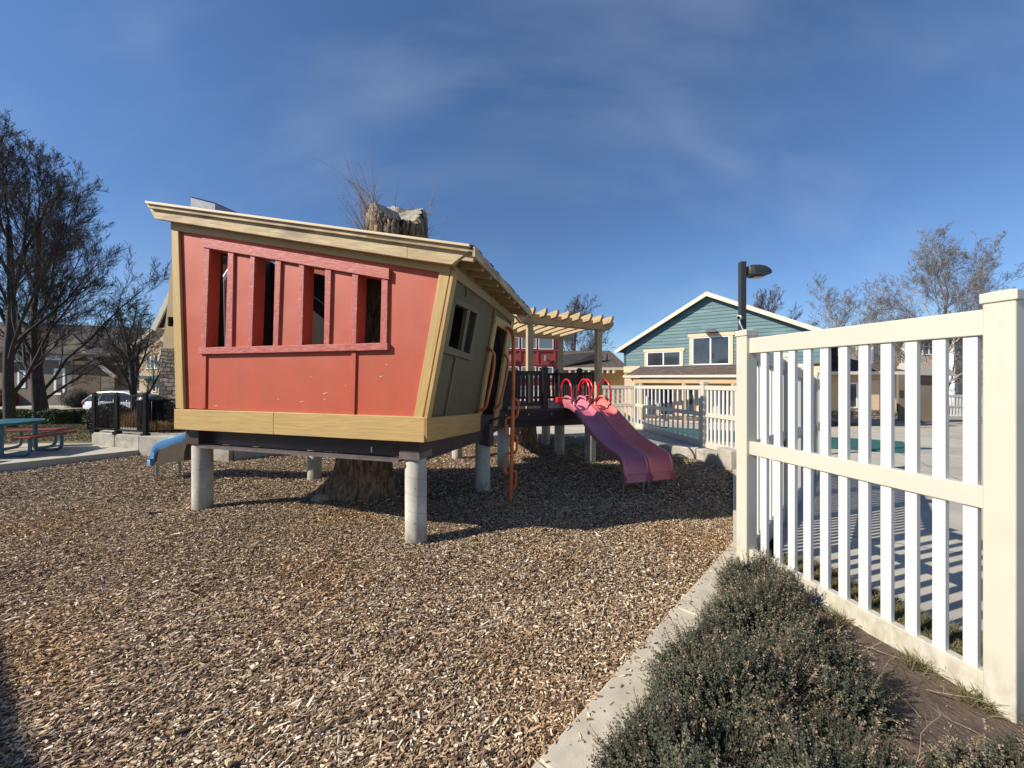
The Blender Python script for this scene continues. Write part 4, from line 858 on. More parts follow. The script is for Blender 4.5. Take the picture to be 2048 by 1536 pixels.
PROF = [((-.012, .15), (.0, .15)), ((-.02, .27), (.018, .26)), ((-.005, .385), (.045, .335)), ((.05, .465), (.10, .395)), ((.15, .505), (.19, .425)), ((.32, .545), (.34, .455)), ((.52, .605), (.52, .515)), ((.76, .705), (.74, .61)), ((1.0, .84), (.98, .745)), ((1.28, 1.0), (1.26, .91)), ((1.48, 1.085), (1.5, .985)), ((1.65, 1.11), (1.68, .995)), ((1.84, 1.112), (1.84, .995))]
eL = Vector((.945, .326, 0)).normalized(); rn = Vector((-eL.y, eL.x, 0))
for nm, i, mat, lab in (('slide', 0, 'slideL', 'faded purple pink slide, the left one of the side by side pair'), ('slide', 1, 'slideR', 'coral pink slide, the right one of the side by side pair')):
    O = Vector((1.385, 4.80, 0))+eL*(.185+i*.385)
    t = empty(nm, O, lab, 'slide', 'pair of slides'); slide(t, O, eL, rn, PROF, .365, mat)
    for a in (-.15, .15):
        p = O+eL*a+rn*.045; MB().tube([(p.x, p.y, -.05), (p.x, p.y, .33)], .0165, 10).build('leg', 'steel', t, smooth=True)
        q_ = O+eL*a+rn*.0
        P0 = O+eL*(a*1.08)
        pth = [P0+rn*1.40+Vector((0, 0, 1.04)), P0+rn*1.39+Vector((0, 0, 1.2)), P0+rn*1.42+Vector((0, 0, 1.34)), P0+rn*1.52+Vector((0, 0, 1.43)), P0+rn*1.64+Vector((0, 0, 1.43)), P0+rn*1.74+Vector((0, 0, 1.34)), P0+rn*1.77+Vector((0, 0, 1.2)), P0+rn*1.77+Vector((0, 0, .98))]
        m = MB(); m.tube(smoothpath(pth, 5), .0155, 10); m.build('handle', 'redrail', t, smooth=True)
    # moulded arches at the entry sides
    for a in (-.13, .13):
        P0 = O+eL*a; m = MB(); m.tube(smoothpath([P0+rn*1.36+Vector((0, 0, 1.03)), P0+rn*1.42+Vector((0, 0, 1.11)), P0+rn*1.55+Vector((0, 0, 1.15)), P0+rn*1.68+Vector((0, 0, 1.15)), P0+rn*1.8+Vector((0, 0, 1.06))], 5), .020, 10); m.build('hood', mat, t, smooth=True)
    for a in (-.165, .165): 
        p = O+eL*a-rn*.008+Vector((0, 0, .185)); MB().tube([p, p-rn*.01], .012, 8).build('bolt', 'steel', t)
    if i == 0:
        c = O-eL*.20+rn*1.72+Vector((0, 0, 1.10)); m = MB(); m.box(c, eL, rn, (0, 0, 1), .075, .05, .045); m.build('entry_block', 'redrail', t, bevel=.015)
eB = Vector((.19, .98, 0)).normalized(); rB = Vector((.98, -.19, 0)).normalized(); OB = Vector((-5.11, 5.67, 0))
PB = [((-.012, .22), (.0, .22)), ((-.015, .34), (.02, .30)), ((.01, .45), (.05, .37)), ((.08, .535), (.12, .43)), ((.2, .585), (.22, .47)), ((.36, .625), (.36, .52)), ((.52, .675), (.52, .57)), ((.70, .75), (.68, .64)), ((.95, .84), (.95, .73)), ((1.25, .92), (1.25, .81)), ((1.52, .96), (1.52, .85))]
t = empty('slide', OB, 'small blue slide coming out of the left side of the playhouse', 'slide'); slide(t, OB, eB, rB, PB, .38, 'slideB')
m = MB(); m.prism([OB-eB*.17+rB*s_+Vector((0, 0, z)) for s_, z in ((.03, .23), (.04, .36), (.10, .46), (.22, .515), (.38, .56), (.5, .60), (.62, .65), (.70, .68), (.60, .56), (.55, .42), (.54, .30))], eB*.34); m.build('slide_base', 'slidebase', t)
for a, s_ in ((-.15, .05), (.16, .05)):
    p = OB+eB*a+rB*s_; MB().tube([(p.x, p.y, -.05), (p.x, p.y, .4)], .018, 10).build('leg', 'steel', t, smooth=True)
# orange pole climber
pc = empty('pole_climber', (-.02, 4.57, 0), 'orange climbing pole with looped steps beside the playhouse door', 'climbing pole')
Pq = lambda px, py, d: at(px, d, EYE+(HY-py)/FPX*d)
main = smoothpath([S(1001, 653.5, .01), Pq(1010, 654, 5.05), Pq(1020, 659, 4.9), Pq(1026, 671, 4.8), Pq(1027, 700, 4.72), Pq(1026, 800, 4.66), Pq(1023.5, 900, 4.61), Pq(1020.5, 1006, 4.57)], 6)
m = MB(); m.tube(main, .024, 12); m.build('pole', 'orange', pc, smooth=True)
for y0, y1, side in ((800, 836, 1), (836, 872, -1), (872, 907, 1), (908, 948, -1), (943, 979, 1)):
    dd = lambda y: 4.66-.09*(y-800)/206; xx = lambda y: 1026-(y-800)*.027
    a = Pq(xx(y0), y0, dd(y0)); b = Pq(xx(y1), y1, dd(y1)); o_ = Vector((.98, .12, 0))*side*(.064 if side > 0 else .082); h = (a-b)
    m = MB(); m.tube(smoothpath([a, a+o_*.7+h*.02, a+o_*.98-h*.18, a+o_-h*.5, b+o_*.95+h*.2, b+o_*.6+h*.04, b], 5), .0145, 8); m.build('loop_step', 'orange', pc, smooth=True)

# ================================================================ PICNIC TABLE
pt = empty('picnic_table', (-9.1, 6.75, .12), 'teal metal picnic table with red bench seats on the patio', 'picnic table')
cT = Vector((-9.12, 6.72, 0)); an = .18; ex = Vector((math.cos(an), math.sin(an), 0)); ey = Vector((-ex.y, ex.x, 0))
m = MB(); pts = [cT+ex*(.66*math.cos(R(22.5+45*i))*1.0)+ey*(.66*math.sin(R(22.5+45*i)))+Vector((0, 0, .70)) for i in range(8)]; m.prism(pts, (0, 0, -.045)); m.build('table_top', 'bluegreen', pt, bevel=.012)
m = MB(); m.tube([cT+Vector((0, 0, .745)), cT+Vector((0, 0, .66))], .04, 12); m.build('umbrella_hole', 'steel', pt)
for q_, (a, b) in enumerate(((ex, ey), (ey, -ex), (-ex, -ey), (-ey, ex))):
    c = cT+a*.82; s_ = MB(); s_.prism([c-b*.42-a*.13+Vector((0, 0, .475)), c+b*.42-a*.13+Vector((0, 0, .475)), c+b*.34+a*.13+Vector((0, 0, .475)) if 0 else c+b*.42+a*.13+Vector((0, 0, .475)), c-b*.42+a*.13+Vector((0, 0, .475))], (0, 0, -.04)); s_.build('seat', 'redseat', pt, bevel=.01)
    for sgn in (-1, 1):
        o_ = b*.28*sgn; z = Vector((0, 0, 1)); m = MB()
        m.tube(smoothpath([cT+a*.42+o_+z*.655, cT+a*.42+o_+z*.3, cT+a*.43+o_+z*.17, cT+a*.50+o_+z*.142, cT+a*.70+o_+z*.142, cT+a*.79+o_+z*.17, cT+a*.82+o_+z*.25, cT+a*.82+o_+z*.435], 5), .026, 10); m.build('leg', 'bluepipe', pt, smooth=True)
# waste bin beyond the fence
wb_ = empty('waste_bin', (-7.72, 8.15, .366), 'dark lidded bin between the stone column and the black railing', 'bin')
m = MB()
for i in range(24):
    t_ = 2*math.pi*i/24; m.abox(-7.72+.19*math.cos(t_)-.012, -7.72+.19*math.cos(t_)+.012, 8.2+.19*math.sin(t_)-.012, 8.2+.19*math.sin(t_)+.012, .37, 1.0)
m.build('slat_body', 'black', wb_); MB().tube([(-7.72, 8.2, 1.0), (-7.72, 8.2, 1.06), (-7.72, 8.2, 1.12)], [.22, .2, .1], 20).build('lid', 'cardark', wb_, smooth=True)

# ================================================================ LAMP POST
lp = empty('lamp_post', (4.79, 8.0, -.1), 'tall dark square lamp post with one shoebox head', 'lamp post')
MB().box((4.79, 8.0, 1.9), (1, 0, 0), (0, 1, 0), (0, 0, 1), .055, .055, 1.98).build('pole', 'fixture', lp, bevel=.004)
MB().abox(4.80, 4.90, 7.96, 8.04, 3.66, 3.76).build('arm', 'fixture', lp, bevel=.004)
m = MB(); st_ = [(4.89, .10, 3.60, 3.79), (4.97, .14, 3.585, 3.80), (5.10, .15, 3.565, 3.80), (5.22, .145, 3.585, 3.775), (5.31, .125, 3.61, 3.735), (5.365, .08, 3.64, 3.69)]
V = []; F = []
for x, hw, z0_, z1_ in st_: V += [(x, 8-hw, z0_), (x, 8+hw, z0_), (x, 8+hw, (z0_+z1_)/2), (x, 8+hw*.75, z1_), (x, 8-hw*.75, z1_), (x, 8-hw, (z0_+z1_)/2)]
for i in range(len(st_)-1):
    for j in range(6): F.append((i*6+j, i*6+(j+1) % 6, (i+1)*6+(j+1) % 6, (i+1)*6+j))
F = [list(f) for f in F]+[[5, 4, 3, 2, 1, 0], [30+j for j in range(6)]]; hd = link_np('lamp_head', V, F, MT['fixture'], lp); hd.modifiers.new('b', 'BEVEL').width = .012
MB().abox(5.0, 5.2, 7.9, 8.1, 3.560, 3.568).build('lens', 'glasslight', hd)
sc_ = empty('security_camera', (4.68, 7.93, 2.67), 'small white security camera fixed to the lamp post', 'camera')
MB().ellipsoid((4.67, 7.90, 2.71), .05, .06, .05).build('camera_body', 'whitecam', sc_, smooth=True); MB().ellipsoid((4.63, 7.865, 2.705), .03, .03, .032).build('lens', 'black', sc_, smooth=True)
m = MB(); m.tube(smoothpath([(4.69, 7.92, 2.68), (4.68, 7.90, 2.6), (4.74, 7.92, 2.5), (4.80, 7.93, 2.38), (4.79, 7.935, 2.2)], 6), .012, 8); m.build('cable', 'whitecam', sc_, smooth=True)
# fence cable
m = MB(); m.tube(smoothpath([Pq(1567, 780, 4.0), Pq(1571, 850, 3.99), Pq(1570, 900, 3.98), Pq(1575, 916, 3.97)], 6), .006, 6); tag(m.build('cable', 'black', smooth=True), 'thin black cable hanging against the diagonal fence post', 'cable')
# ================================================================ BUILDINGS
class Facade:
    """vertical plane through p with outward normal n; pixels -> points"""
    def __init__(s, p, n, root): s.p = Vector(p); s.n = Vector(n).normalized(); s.root = root; s.x = Vector((-s.n.y, s.n.x, 0)); s.up = Vector((0, 0, 1))
    def P(s, px, py, off=0.): return hit(px, py, s.p+s.n*off, s.n)
    def poly(s, pxs, off0, th, name, mat, parent=None): return MB().prism([s.P(x, y, off0) for x, y in pxs], s.n*th).build(name, mat, parent or s.root)
    def rect(s, a, b, off0, th, name, mat, parent=None):
        """a=(px,py) top-left, b=(px,py) bottom-right; true rectangle on the plane"""
        A = s.P(*a); B = s.P(*b); m = MB(); q = [Vector((A.x, A.y, A.z)), Vector((B.x, B.y, A.z)), Vector((B.x, B.y, B.z)), Vector((A.x, A.y, B.z))]
        return m.prism([p+s.n*off0 for p in q], s.n*th).build(name, mat, parent or s.root)
    def window(s, a, b, panes=1, trim=None, fw=.06, glass='glass', rows=1, tw=.11, parent=None, ftype='white', bars=()):
        A = s.P(*a); B = s.P(*b); w = (Vector((B.x, B.y, 0))-Vector((A.x, A.y, 0))).length; h = A.z-B.z; X = (Vector((B.x, B.y, 0))-Vector((A.x, A.y, 0))).normalized(); c = Vector(((A.x+B.x)/2, (A.y+B.y)/2, (A.z+B.z)/2))
        m = MB(); U_ = Vector((0, 0, 1)); n = s.n
        for sx in (-1, 1): m.box(c+X*(sx*(w/2-fw/2))+n*.02, X, n, U_, fw/2, .03, h/2)
        for sz in (-1, 1): m.box(c+U_*(sz*(h/2-fw/2))+n*.02, X, n, U_, w/2-fw, .03, fw/2)
        for i in range(1, panes): m.box(c+X*(w*(i/panes-.5))+n*.02, X, n, U_, fw*.55, .03, h/2-fw)
        for i in range(1, rows): m.box(c+U_*(h*(i/rows-.5))+n*.02, X, n, U_, w/2-fw, .025, fw*.4)
        f = m.build('window', ftype, parent or s.root)
        g = MB(); g.box(c+n*.036, X, n, U_, w/2-fw*.7, .004, h/2-fw*.7); g.build('pane', glass, f)
        if trim:
            t = MB()
            for sx in (-1, 1): t.box(c+X*(sx*(w/2+tw/2))+n*.02, X, n, U_, tw/2, .035, h/2)
            t.box(c+U_*(h/2+tw*.6)+n*.025, X, n, U_, w/2+tw*1.5, .045, tw*.6); t.build('trim', trim, f)
        return f
# ---------------- teal gabled building
tb_ = empty('pool_house', (9.7, 19.05, -.85), 'teal sided gabled building with a brown lean-to roof beyond the pool', 'building')
F1 = Facade((9.69, 19.05, 0), (-.595, -.803, 0), tb_); fx = F1.x if F1.x.x > 0 else -F1.x; nb_ = -F1.n
# siding rows
pL_, pR_ = F1.P(1250, 733), F1.P(1657, 733); apx = F1.P(1415, 592); tL = 0; wd = (Vector((pR_.x, pR_.y, 0))-Vector((pL_.x, pL_.y, 0))).length
ta = (Vector((apx.x, apx.y, 0))-Vector((pL_.x, pL_.y, 0))).dot(fx); zb0 = 2.1; eL_ = F1.P(1250, 697).z; eR_ = F1.P(1657, 672).z; zA = apx.z
m = MB(); rowh = .165; nrow = int((zA-zb0)/rowh)+1
def gx_(z):
    a = 0 if z < eL_ else (z-eL_)/(zA-eL_)*ta; b = wd if z < eR_ else wd-(z-eR_)/(zA-eR_)*(wd-ta); return a, b
o0 = Vector((pL_.x, pL_.y, 0))
for i in range(nrow):
    z0_ = zb0+i*rowh; z1_ = min(z0_+rowh, zA-.01); a0, b0 = gx_(z0_); a1, b1 = gx_(z1_)
    if b0-a0 < .05: break
    lo, hi = F1.n*.03, F1.n*.008; m.prism([o0+fx*a0+Vector((0, 0, z0_))+lo, o0+fx*b0+Vector((0, 0, z0_))+lo, o0+fx*b1+Vector((0, 0, z1_))+hi, o0+fx*a1+Vector((0, 0, z1_))+hi], -F1.n*.02)
m.build('siding', 'teal', tb_)
MB().prism([o0+Vector((0, 0, zb0)), o0+fx*wd+Vector((0, 0, zb0)), o0+fx*wd+Vector((0, 0, eR_)), o0+fx*ta+Vector((0, 0, zA)), o0+Vector((0, 0, eL_))], -F1.n*12).build('upper_wall', 'tealdark', tb_)
MB().prism([o0-F1.n*.3+Vector((0, 0, -1.1)), o0+fx*wd-F1.n*.3+Vector((0, 0, -1.1)), o0+fx*wd-F1.n*.3+Vector((0, 0, zb0-.01)), o0-F1.n*.3+Vector((0, 0, zb0-.01))], -F1.n*11.5).build('lower_wall', 'stuccop', tb_)
for e_ in (0, wd): MB().box(o0+fx*e_+F1.n*.03+Vector((0, 0, (zb0+(eL_ if e_ == 0 else eR_))/2)), fx, F1.n, (0, 0, 1), .05, .02, ((eL_ if e_ == 0 else eR_)-zb0)/2).build('corner_trim', 'tealdark', tb_)
# roof: two slabs with overhang, fascia boards
ap = o0+fx*ta+Vector((0, 0, zA+.16)); sl_ = (Vector((0, 0, eL_-zA))-fx*ta).normalized(); sr_ = (Vector((0, 0, eR_-zA))+fx*(wd-ta)).normalized(); ll = math.hypot(ta, zA-eL_)+.55; lr = math.hypot(wd-ta, zA-eR_)+.7
for s_, l_ in ((sl_, ll), (sr_, lr)):
    a = ap+F1.n*.26; rf_ = MB().prism([a, a+s_*l_, a+s_*l_-F1.n*12.8, a-F1.n*12.8], (0, 0, -.07)).build('roof', 'shingle', tb_)
    MB().prism([a+F1.n*.01+Vector((0, 0, .01)), a+s_*l_+F1.n*.01+Vector((0, 0, .01)), a+s_*l_+F1.n*.01+Vector((0, 0, -.19)), a+F1.n*.01+Vector((0, 0, -.21))], F1.n*.05).build('fascia', 'gutter', rf_)
    MB().prism([a+Vector((0, 0, -.08)), a+s_*l_+Vector((0, 0, -.08)), a+s_*l_-F1.n*.5+Vector((0, 0, -.08)), a-F1.n*.5+Vector((0, 0, -.08))], (0, 0, -.02)).build('soffit', 'tealdark', rf_)
F1.window((1294, 704.5), (1362, 732), 2, 'tantrim', tw=.12, fw=.055); F1.window((1384.5, 675), (1460, 729), 2, 'tantrim', tw=.13, fw=.06)
# wall fixture above the big window
c = F1.P(1422, 662, .25); m = MB(); m.box(c, fx, F1.n, (0, 0, 1), .28, .16, .07, taper=.7); m.box(c-F1.n*.2+Vector((0, 0, .03)), fx, F1.n, (0, 0, 1), .1, .12, .06); m.build('wall_light', 'fixture', tb_, bevel=.01)
# lower storey
for a, b in ((1249, 1280), (1596, 1640)):
    yb = 860 if a < 1300 else 900; F1.rect((a, 744), (b, yb), -.29, .30, 'pilaster', 'stuccop'); F1.rect((a-1, 733), (b+1, 745), -.29, .36, 'pilaster_cap', 'tantrim')
A = F1.P(1281, 733, .0); Bp = F1.P(1594, 728, .0); z1_ = 2.10; z0_ = 1.60
q = [Vector((A.x, A.y, z1_)), Vector((Bp.x, Bp.y, z1_)), Vector((Bp.x, Bp.y, z0_))+F1.n*1.1, Vector((A.x, A.y, z0_))+F1.n*1.1-fx*.55]
lr_ = MB().prism(q, (0, 0, -.06)).build('lean_to_roof', 'shingle', tb_)
MB().beam(q[3]+F1.n*.04+Vector((0, 0, -.03)), q[2]+F1.n*.04+Vector((0, 0, -.03)), .09, .12).build('gutter', 'gutter', lr_)
MB().prism([q[3]+Vector((0, 0, -.11)), q[2]+Vector((0, 0, -.11)), q[2]-F1.n*1.3+Vector((0, 0, -.11)), q[3]-F1.n*1.3+Vector((0, 0, -.11))], (0, 0, -.03)).build('soffit', 'tandull', lr_)
MB().beam(q[3]-F1.n*.1+fx*.5+Vector((0, 0, -.25)), q[2]-F1.n*.1+Vector((0, 0, -.25)), .12, .24).build('beam', 'stucco', lr_)
for t_ in (.0, .33, .66, 1.0):
    p = q[3].lerp(q[2], .12+.86*t_)-F1.n*.1; MB().abox(p.x-.07, p.x+.07, p.y-.07, p.y+.07, -.95, z0_-.35).build('post', 'tantrim', tb_)
for i, (a, b) in enumerate(((1290, 1312), (1318, 1345), (1362, 1388), (1394, 1412), (1432, 1460), (1520, 1545))):
    F1.rect((a, 775), (b, 832), -.29, .06, 'window', 'white'); F1.rect((a+1.5, 776.5), (b-1.5, 830), -.225, .01, 'pane', 'glass')
F1.rect((1281, 833), (1600, 846), -.28, .1, 'stone_base', 'stone')
F1.rect((1313, 775), (1317, 842), -.28, .05, 'pilaster', 'stucco'); 
# right wing (brown roof, tan walls)
rw = empty('pool_annex', (17, 16.9, -.8), 'low tan annex with a brown roof and a blinded window seen between the pickets', 'building')
F2 = Facade((16, 17.0, 0), (-.12, -.99, 0), rw)
F2.rect((1648, 746), (1793, 832), -.2, .2, 'wall', 'stucco'); F2.rect((1648, 822), (1793, 838), 0, .06, 'stone_base', 'stone'); F2.rect((1735, 760), (1757, 820), 0, .04, 'wall_panel', 'stuccop')
A = F2.P(1645, 744); B_ = F2.P(1805, 744); zt = F2.P(1700, 700).z; Vb = -F2.n
rf_ = MB().prism([A+F2.n*.5, B_+F2.n*.5, B_+Vb*3-F2.x*0+Vector((-1.2 if B_.x > A.x else 1.2, 0, zt-A.z)), A+Vb*3+Vector((0, 0, zt-A.z))], (0, 0, -.08)).build('roof', 'shingle', rw)
MB().beam(A+F2.n*.52+Vector((0, 0, -.05)), B_+F2.n*.52+Vector((0, 0, -.05)), .1, .13).build('gutter', 'gutter', rf_)
MB().prism([F2.P(1648, 746)+Vb*.2, F2.P(1793, 746)+Vb*.2, F2.P(1793, 838)+Vb*.2, F2.P(1648, 838)+Vb*.2], Vb*3).build('body', 'stucco', rw)
F2.window((1694, 765), (1714, 816), 1, None, fw=.06, rows=1); F2.rect((1780, 752), (1787, 900), .9, .1, 'post', 'stuccop')
m = MB(); m.prism([F2.P(1655, 690, -.3), F2.P(1676, 690, -.3), F2.P(1676, 744, -.3), F2.P(1655, 744, -.3)], -F2.n*2.0); m.build('dark_gable', 'shingled', rw)
# ---------------- yellow link building
yl = empty('link_building', (5, 23.5, -.8), 'yellow stucco wing with a brown roof between the red and teal buildings', 'building')
F3 = Facade((4, 23.2, 0), (-.05, -1, 0), yl)
F3.rect((1100, 740), (1252, 850), -.2, .2, 'wall', 'stuccoy'); A = F3.P(1095, 737); B_ = F3.P(1254, 737)
rf_ = MB().prism([A+F3.n*.6, B_+F3.n*.6, Vector((B_.x, B_.y+4, F3.P(1200, 703.5).z+.35)), Vector((A.x, A.y+4, F3.P(1200, 703.5).z+.35))], (0, 0, -.08)).build('roof', 'shingle', yl)
MB().beam(A+F3.n*.63+Vector((0, 0, -.03)), B_+F3.n*.63+Vector((0, 0, -.03)), .1, .15).build('gutter', 'gutter', rf_)
p = F3.P(1214, 722, -1.2); MB().tube([p, p+Vector((0, 0, .45))], .05, 8).build('vent_pipe', 'fixture', rf_)
for x in (1137, 1150, 1162, 1174.5, 1187, 1199, 1211, 1222): 
    p = F3.P(x, 744); MB().beam(p, p+F3.n*.95, .09, .16).build('rafter_end', 'tantrim', yl)
MB().prism([F3.P(1126, 711, -1), F3.P(1200, 705, -1), F3.P(1206, 716, -.8), F3.P(1127, 735, .4)], (0, 0, .05)).build('dark_roof', 'shingled', yl)
c = F3.P(1213, 766, .1); MB().box(c, (1, 0, 0), (0, 1, 0), (0, 0, 1), .12, .12, .12, taper=.6).build('wall_light', 'fixture', yl)
MB().prism([Vector((A.x, A.y+.3, -1)), Vector((B_.x, B_.y+.3, -1)), Vector((B_.x, B_.y+.3, A.z-.1)), Vector((A.x, A.y+.3, A.z-.1))], (0, 6, 0)).build('body', 'stuccoy', yl)
# ---------------- red clubhouse
rc = empty('clubhouse', (0, 14, -.3), 'dark red panelled clubhouse seen past the pergola posts', 'building')
F4 = Facade((0, 14, 0), (0, -1, 0), rc)
MB().abox(-6.4, 1.66, 14.0, 20, -.6, 3.02).build('wall', 'reddark', rc)
for x in (1040, 1075, 1109, 1003): F4.rect((x-2.2, 670), (x+2.2, 800), 0, .03, 'batten', 'reddark')
for y in (671, 701, 728.5, 758): F4.rect((960, y-1.6), (1115, y+1.6), .002, .036, 'batten', 'reddark')
for a, b in (((1005, 674), (1038.5, 698)), ((1043, 674), (1073, 698)), ((1077, 675), (1106.5, 699)), ((1005, 733), (1038, 756)), ((1043, 733), (1072, 755)), ((1077, 734), (1106, 755))):
    F4.window(a, b, 1, None, fw=.028, glass='glasslight')
for x in (1021.5, 1091):
    c = F4.P(x, 716, .12); MB().tube([c+Vector((0, 0, .1)), c-Vector((0, 0, .1))], .045, 12).build('wall_light', 'steel', rc, smooth=True); MB().abox(c.x-.02, c.x+.02, 13.9, 14.0, c.z-.03, c.z+.03).build('bracket', 'steel', rc)
c = F4.P(1112, 743, .1); MB().ellipsoid(c, .05, .05, .07).build('globe_light', 'whitecam', rc, smooth=True)
# ---------------- left wing with stone column (curved, flaring base)
lw_ = empty('entrance_tower', (-6.9, 8.2, .36), 'flared tan tower with stacked stone base left of the playhouse', 'building')
prof = [(455, 350), (500, 345.5), (560, 339.5), (620, 334), (680, 327), (700, 325.5)]; prof2 = [(697, 322.5), (740, 319.5), (790, 317), (840, 315), (866, 313.5)]
dT = 8.45
def colm(pf, xr, dpt, name, mat, proud=0.):
    L_ = [at(px, dT-proud, EYE+(HY-y)/FPX*dT) for y, px in pf]; pts = L_+[Vector((xr, dT-proud, L_[-1].z)), Vector((xr, dT-proud, L_[0].z))]
    return MB().prism(pts, (0, dpt, 0)).build(name, mat, lw_)
colm(prof, -7.12, .5, 'plaster_wall', 'stucco'); colm(prof2, -7.1, .62, 'stone_base', 'stone', .06)
p = at(341, dT-.12, EYE+(HY-645)/FPX*dT); MB().tube([p+Vector((0, 0, .1)), p-Vector((0, 0, .1))], .045, 14).build('wall_light', 'black', lw_, smooth=True); MB().abox(p.x, p.x+.1, p.y, dT, p.z-.025, p.z+.025).build('bracket', 'black', lw_)
# tower side roof (steep eave seen edge on)
P5 = lambda px, py, d: at(px, d, EYE+(HY-py)/FPX*d)
a, b = P5(305, 655, 10), P5(341, 581, 10); c_ = b+(b-a)*1.4
ro_ = MB().prism([a, c_, c_+Vector((.0, 2.5, 0)), a+Vector((0, 2.5, 0))], (.10, 0, -.03)).build('steep_roof', 'shingle', lw_)
MB().prism([a+Vector((-.02, -.03, -.02)), c_+Vector((-.02, -.03, 0)), c_+Vector((.09, -.03, -.05)), a+Vector((.09, -.03, -.09))], (0, .05, 0)).build('fascia', 'gutter', ro_)
MB().prism([a+Vector((.05, 0, -.04)), a+Vector((.75, 0, -.04)), a+Vector((.75, 2.4, -.04)), a+Vector((.05, 2.4, -.04))], (0, 0, .03)).build('soffit', 'stuccop', ro_)
MB().prism([P5(326, 655, 10.1), P5(347, 600, 10.1), P5(420, 560, 10.1), P5(420, 860, 10.1), P5(326, 860, 10.1)], (0, 2.4, 0)).build('side_wall', 'stucco', lw_)
# red wall part seen through the playhouse, with white downpipe
MB().abox(-8.4, -4.5, 10.6, 13, .3, 4.6).build('red_wall', 'red', lw_)
MB().abox(-8.4, -4.5, 10.55, 10.598, .3, 2.45).build('lower_wall', 'stuccog', lw_)
m = MB(); m.tube([P5(466, 528, 9.9), P5(444, 562, 9.9), P5(446, 700, 9.9)], .045, 8); m.build('downpipe', 'white', lw_)
# ---------------- far left houses
h1 = empty('house', (-41, 34, -1), 'taupe house with shade put into its wall colour and a recessed brown entry behind the bare trees', 'house')
F6 = Facade((-40, 34, 0), (0, -1, 0), h1)
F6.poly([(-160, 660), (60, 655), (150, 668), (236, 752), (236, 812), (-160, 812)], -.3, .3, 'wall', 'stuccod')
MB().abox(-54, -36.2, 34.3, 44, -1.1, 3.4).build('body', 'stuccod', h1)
F6.rect((146, 727), (201, 806), -.25, .27, 'entry_recess', 'garage'); F6.rect((144, 722), (204, 729), 0, .12, 'entry_lintel', 'stucco')
F6.poly([(120, 722), (172, 702), (236, 752), (230, 757), (172, 711), (122, 729)], .3, .15, 'gable_trim', 'stuccog')
rr_ = MB(); zr = F6.P(0, 650).z; ze = F6.P(0, 694).z
rr_.prism([Vector((-56, 33.2, ze)), Vector((-29.0, 33.2, ze-1.0)), Vector((-32, 39, zr+.2)), Vector((-56, 39, zr+1.2))], (0, 0, -.15)); rr_.build('roof', 'shingled', h1)
MB().prism([Vector((-34.3, 33.0, ze-1.6)), Vector((-27, 36.0, ze-1.6)), Vector((-27, 41, ze+1.6)), Vector((-36, 41, ze+1.6))], (0, 0, -.15)).build('lower_roof', 'shingle', h1)
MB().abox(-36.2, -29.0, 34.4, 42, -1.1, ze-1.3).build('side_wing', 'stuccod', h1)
F6.window((109, 737), (131, 790), 1, None, fw=.2); F6.window((36, 740), (52, 776), 1, None, fw=.18); F6.window((92, 700), (136, 720), 2, None, fw=.14); F6.window((20, 700), (50, 724), 2, None, fw=.14)
F6.rect((130, 785), (150, 812), 0, .3, 'stone_base', 'stone')
h2 = empty('house', (-28, 30, -.8), 'sunlit peach house with a gabled roof just left of the stone tower', 'house')
F7 = Facade((-28, 30, 0), (-.2, -.98, 0), h2)
F7.poly([(287, 700), (330, 662), (420, 640), (420, 830), (287, 830)], -.3, .3, 'wall', 'stuccop'); MB().prism([F7.P(287, 700, -.3), F7.P(420, 690, -.3), F7.P(420, 830, -.3), F7.P(287, 830, -.3)], (0, 6, 0)).build('body', 'stuccop', h2)
F7.poly([(272, 704), (326, 660), (420, 632), (420, 626), (325, 652), (270, 698)], -.3, .6, 'roof', 'gutter')
F7.window((294, 713), (318, 738), 3, 'tantrim', fw=.08, glass='glasslight'); F7.window((305, 768), (314, 784), 1, None, fw=.08); F7.rect((287, 752), (400, 758), 0, .5, 'canopy', 'tealdark')
# ---------------- far right apartments
ap_ = empty('apartment_block', (33, 34, -1), 'pale grey apartment block with white framed windows behind the bare trees', 'building')
F8 = Facade((36, 34, 0), (-.1, -1, 0), ap_)
F8.rect((1690, 684), (2300, 850), -.3, .3, 'wall', 'stuccog'); 
F8.poly([(1680, 690), (2310, 682), (2310, 645), (1900, 655), (1720, 672)], -1.5, 1.9, 'roof', 'shingled')
F8.rect((1690, 722), (2300, 740), 0, .1, 'band', 'stuccop')
for i in range(12):
    x = 1712+i*44
    for y0, y1 in ((676, 710), (748, 785), (796, 832)): F8.window((x, y0), (x+26, y1), 2, None, fw=.1, rows=2)
for x in (1733, 1800, 1893, 1990): F8.rect((x, 668), (x+3, 846), .1, .5, 'column', 'white')
gz = empty('pavilion', (17, 21, -.8), 'small grey pavilion in shade at the end of the tan annex', 'pavilion')
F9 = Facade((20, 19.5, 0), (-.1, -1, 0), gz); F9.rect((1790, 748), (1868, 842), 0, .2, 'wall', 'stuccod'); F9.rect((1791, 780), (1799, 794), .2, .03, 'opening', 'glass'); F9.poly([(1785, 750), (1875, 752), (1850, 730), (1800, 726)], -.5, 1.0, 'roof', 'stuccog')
wv = MB(); F9b = Facade((21, 17.6, 0), (-.1, -1, 0), gz)
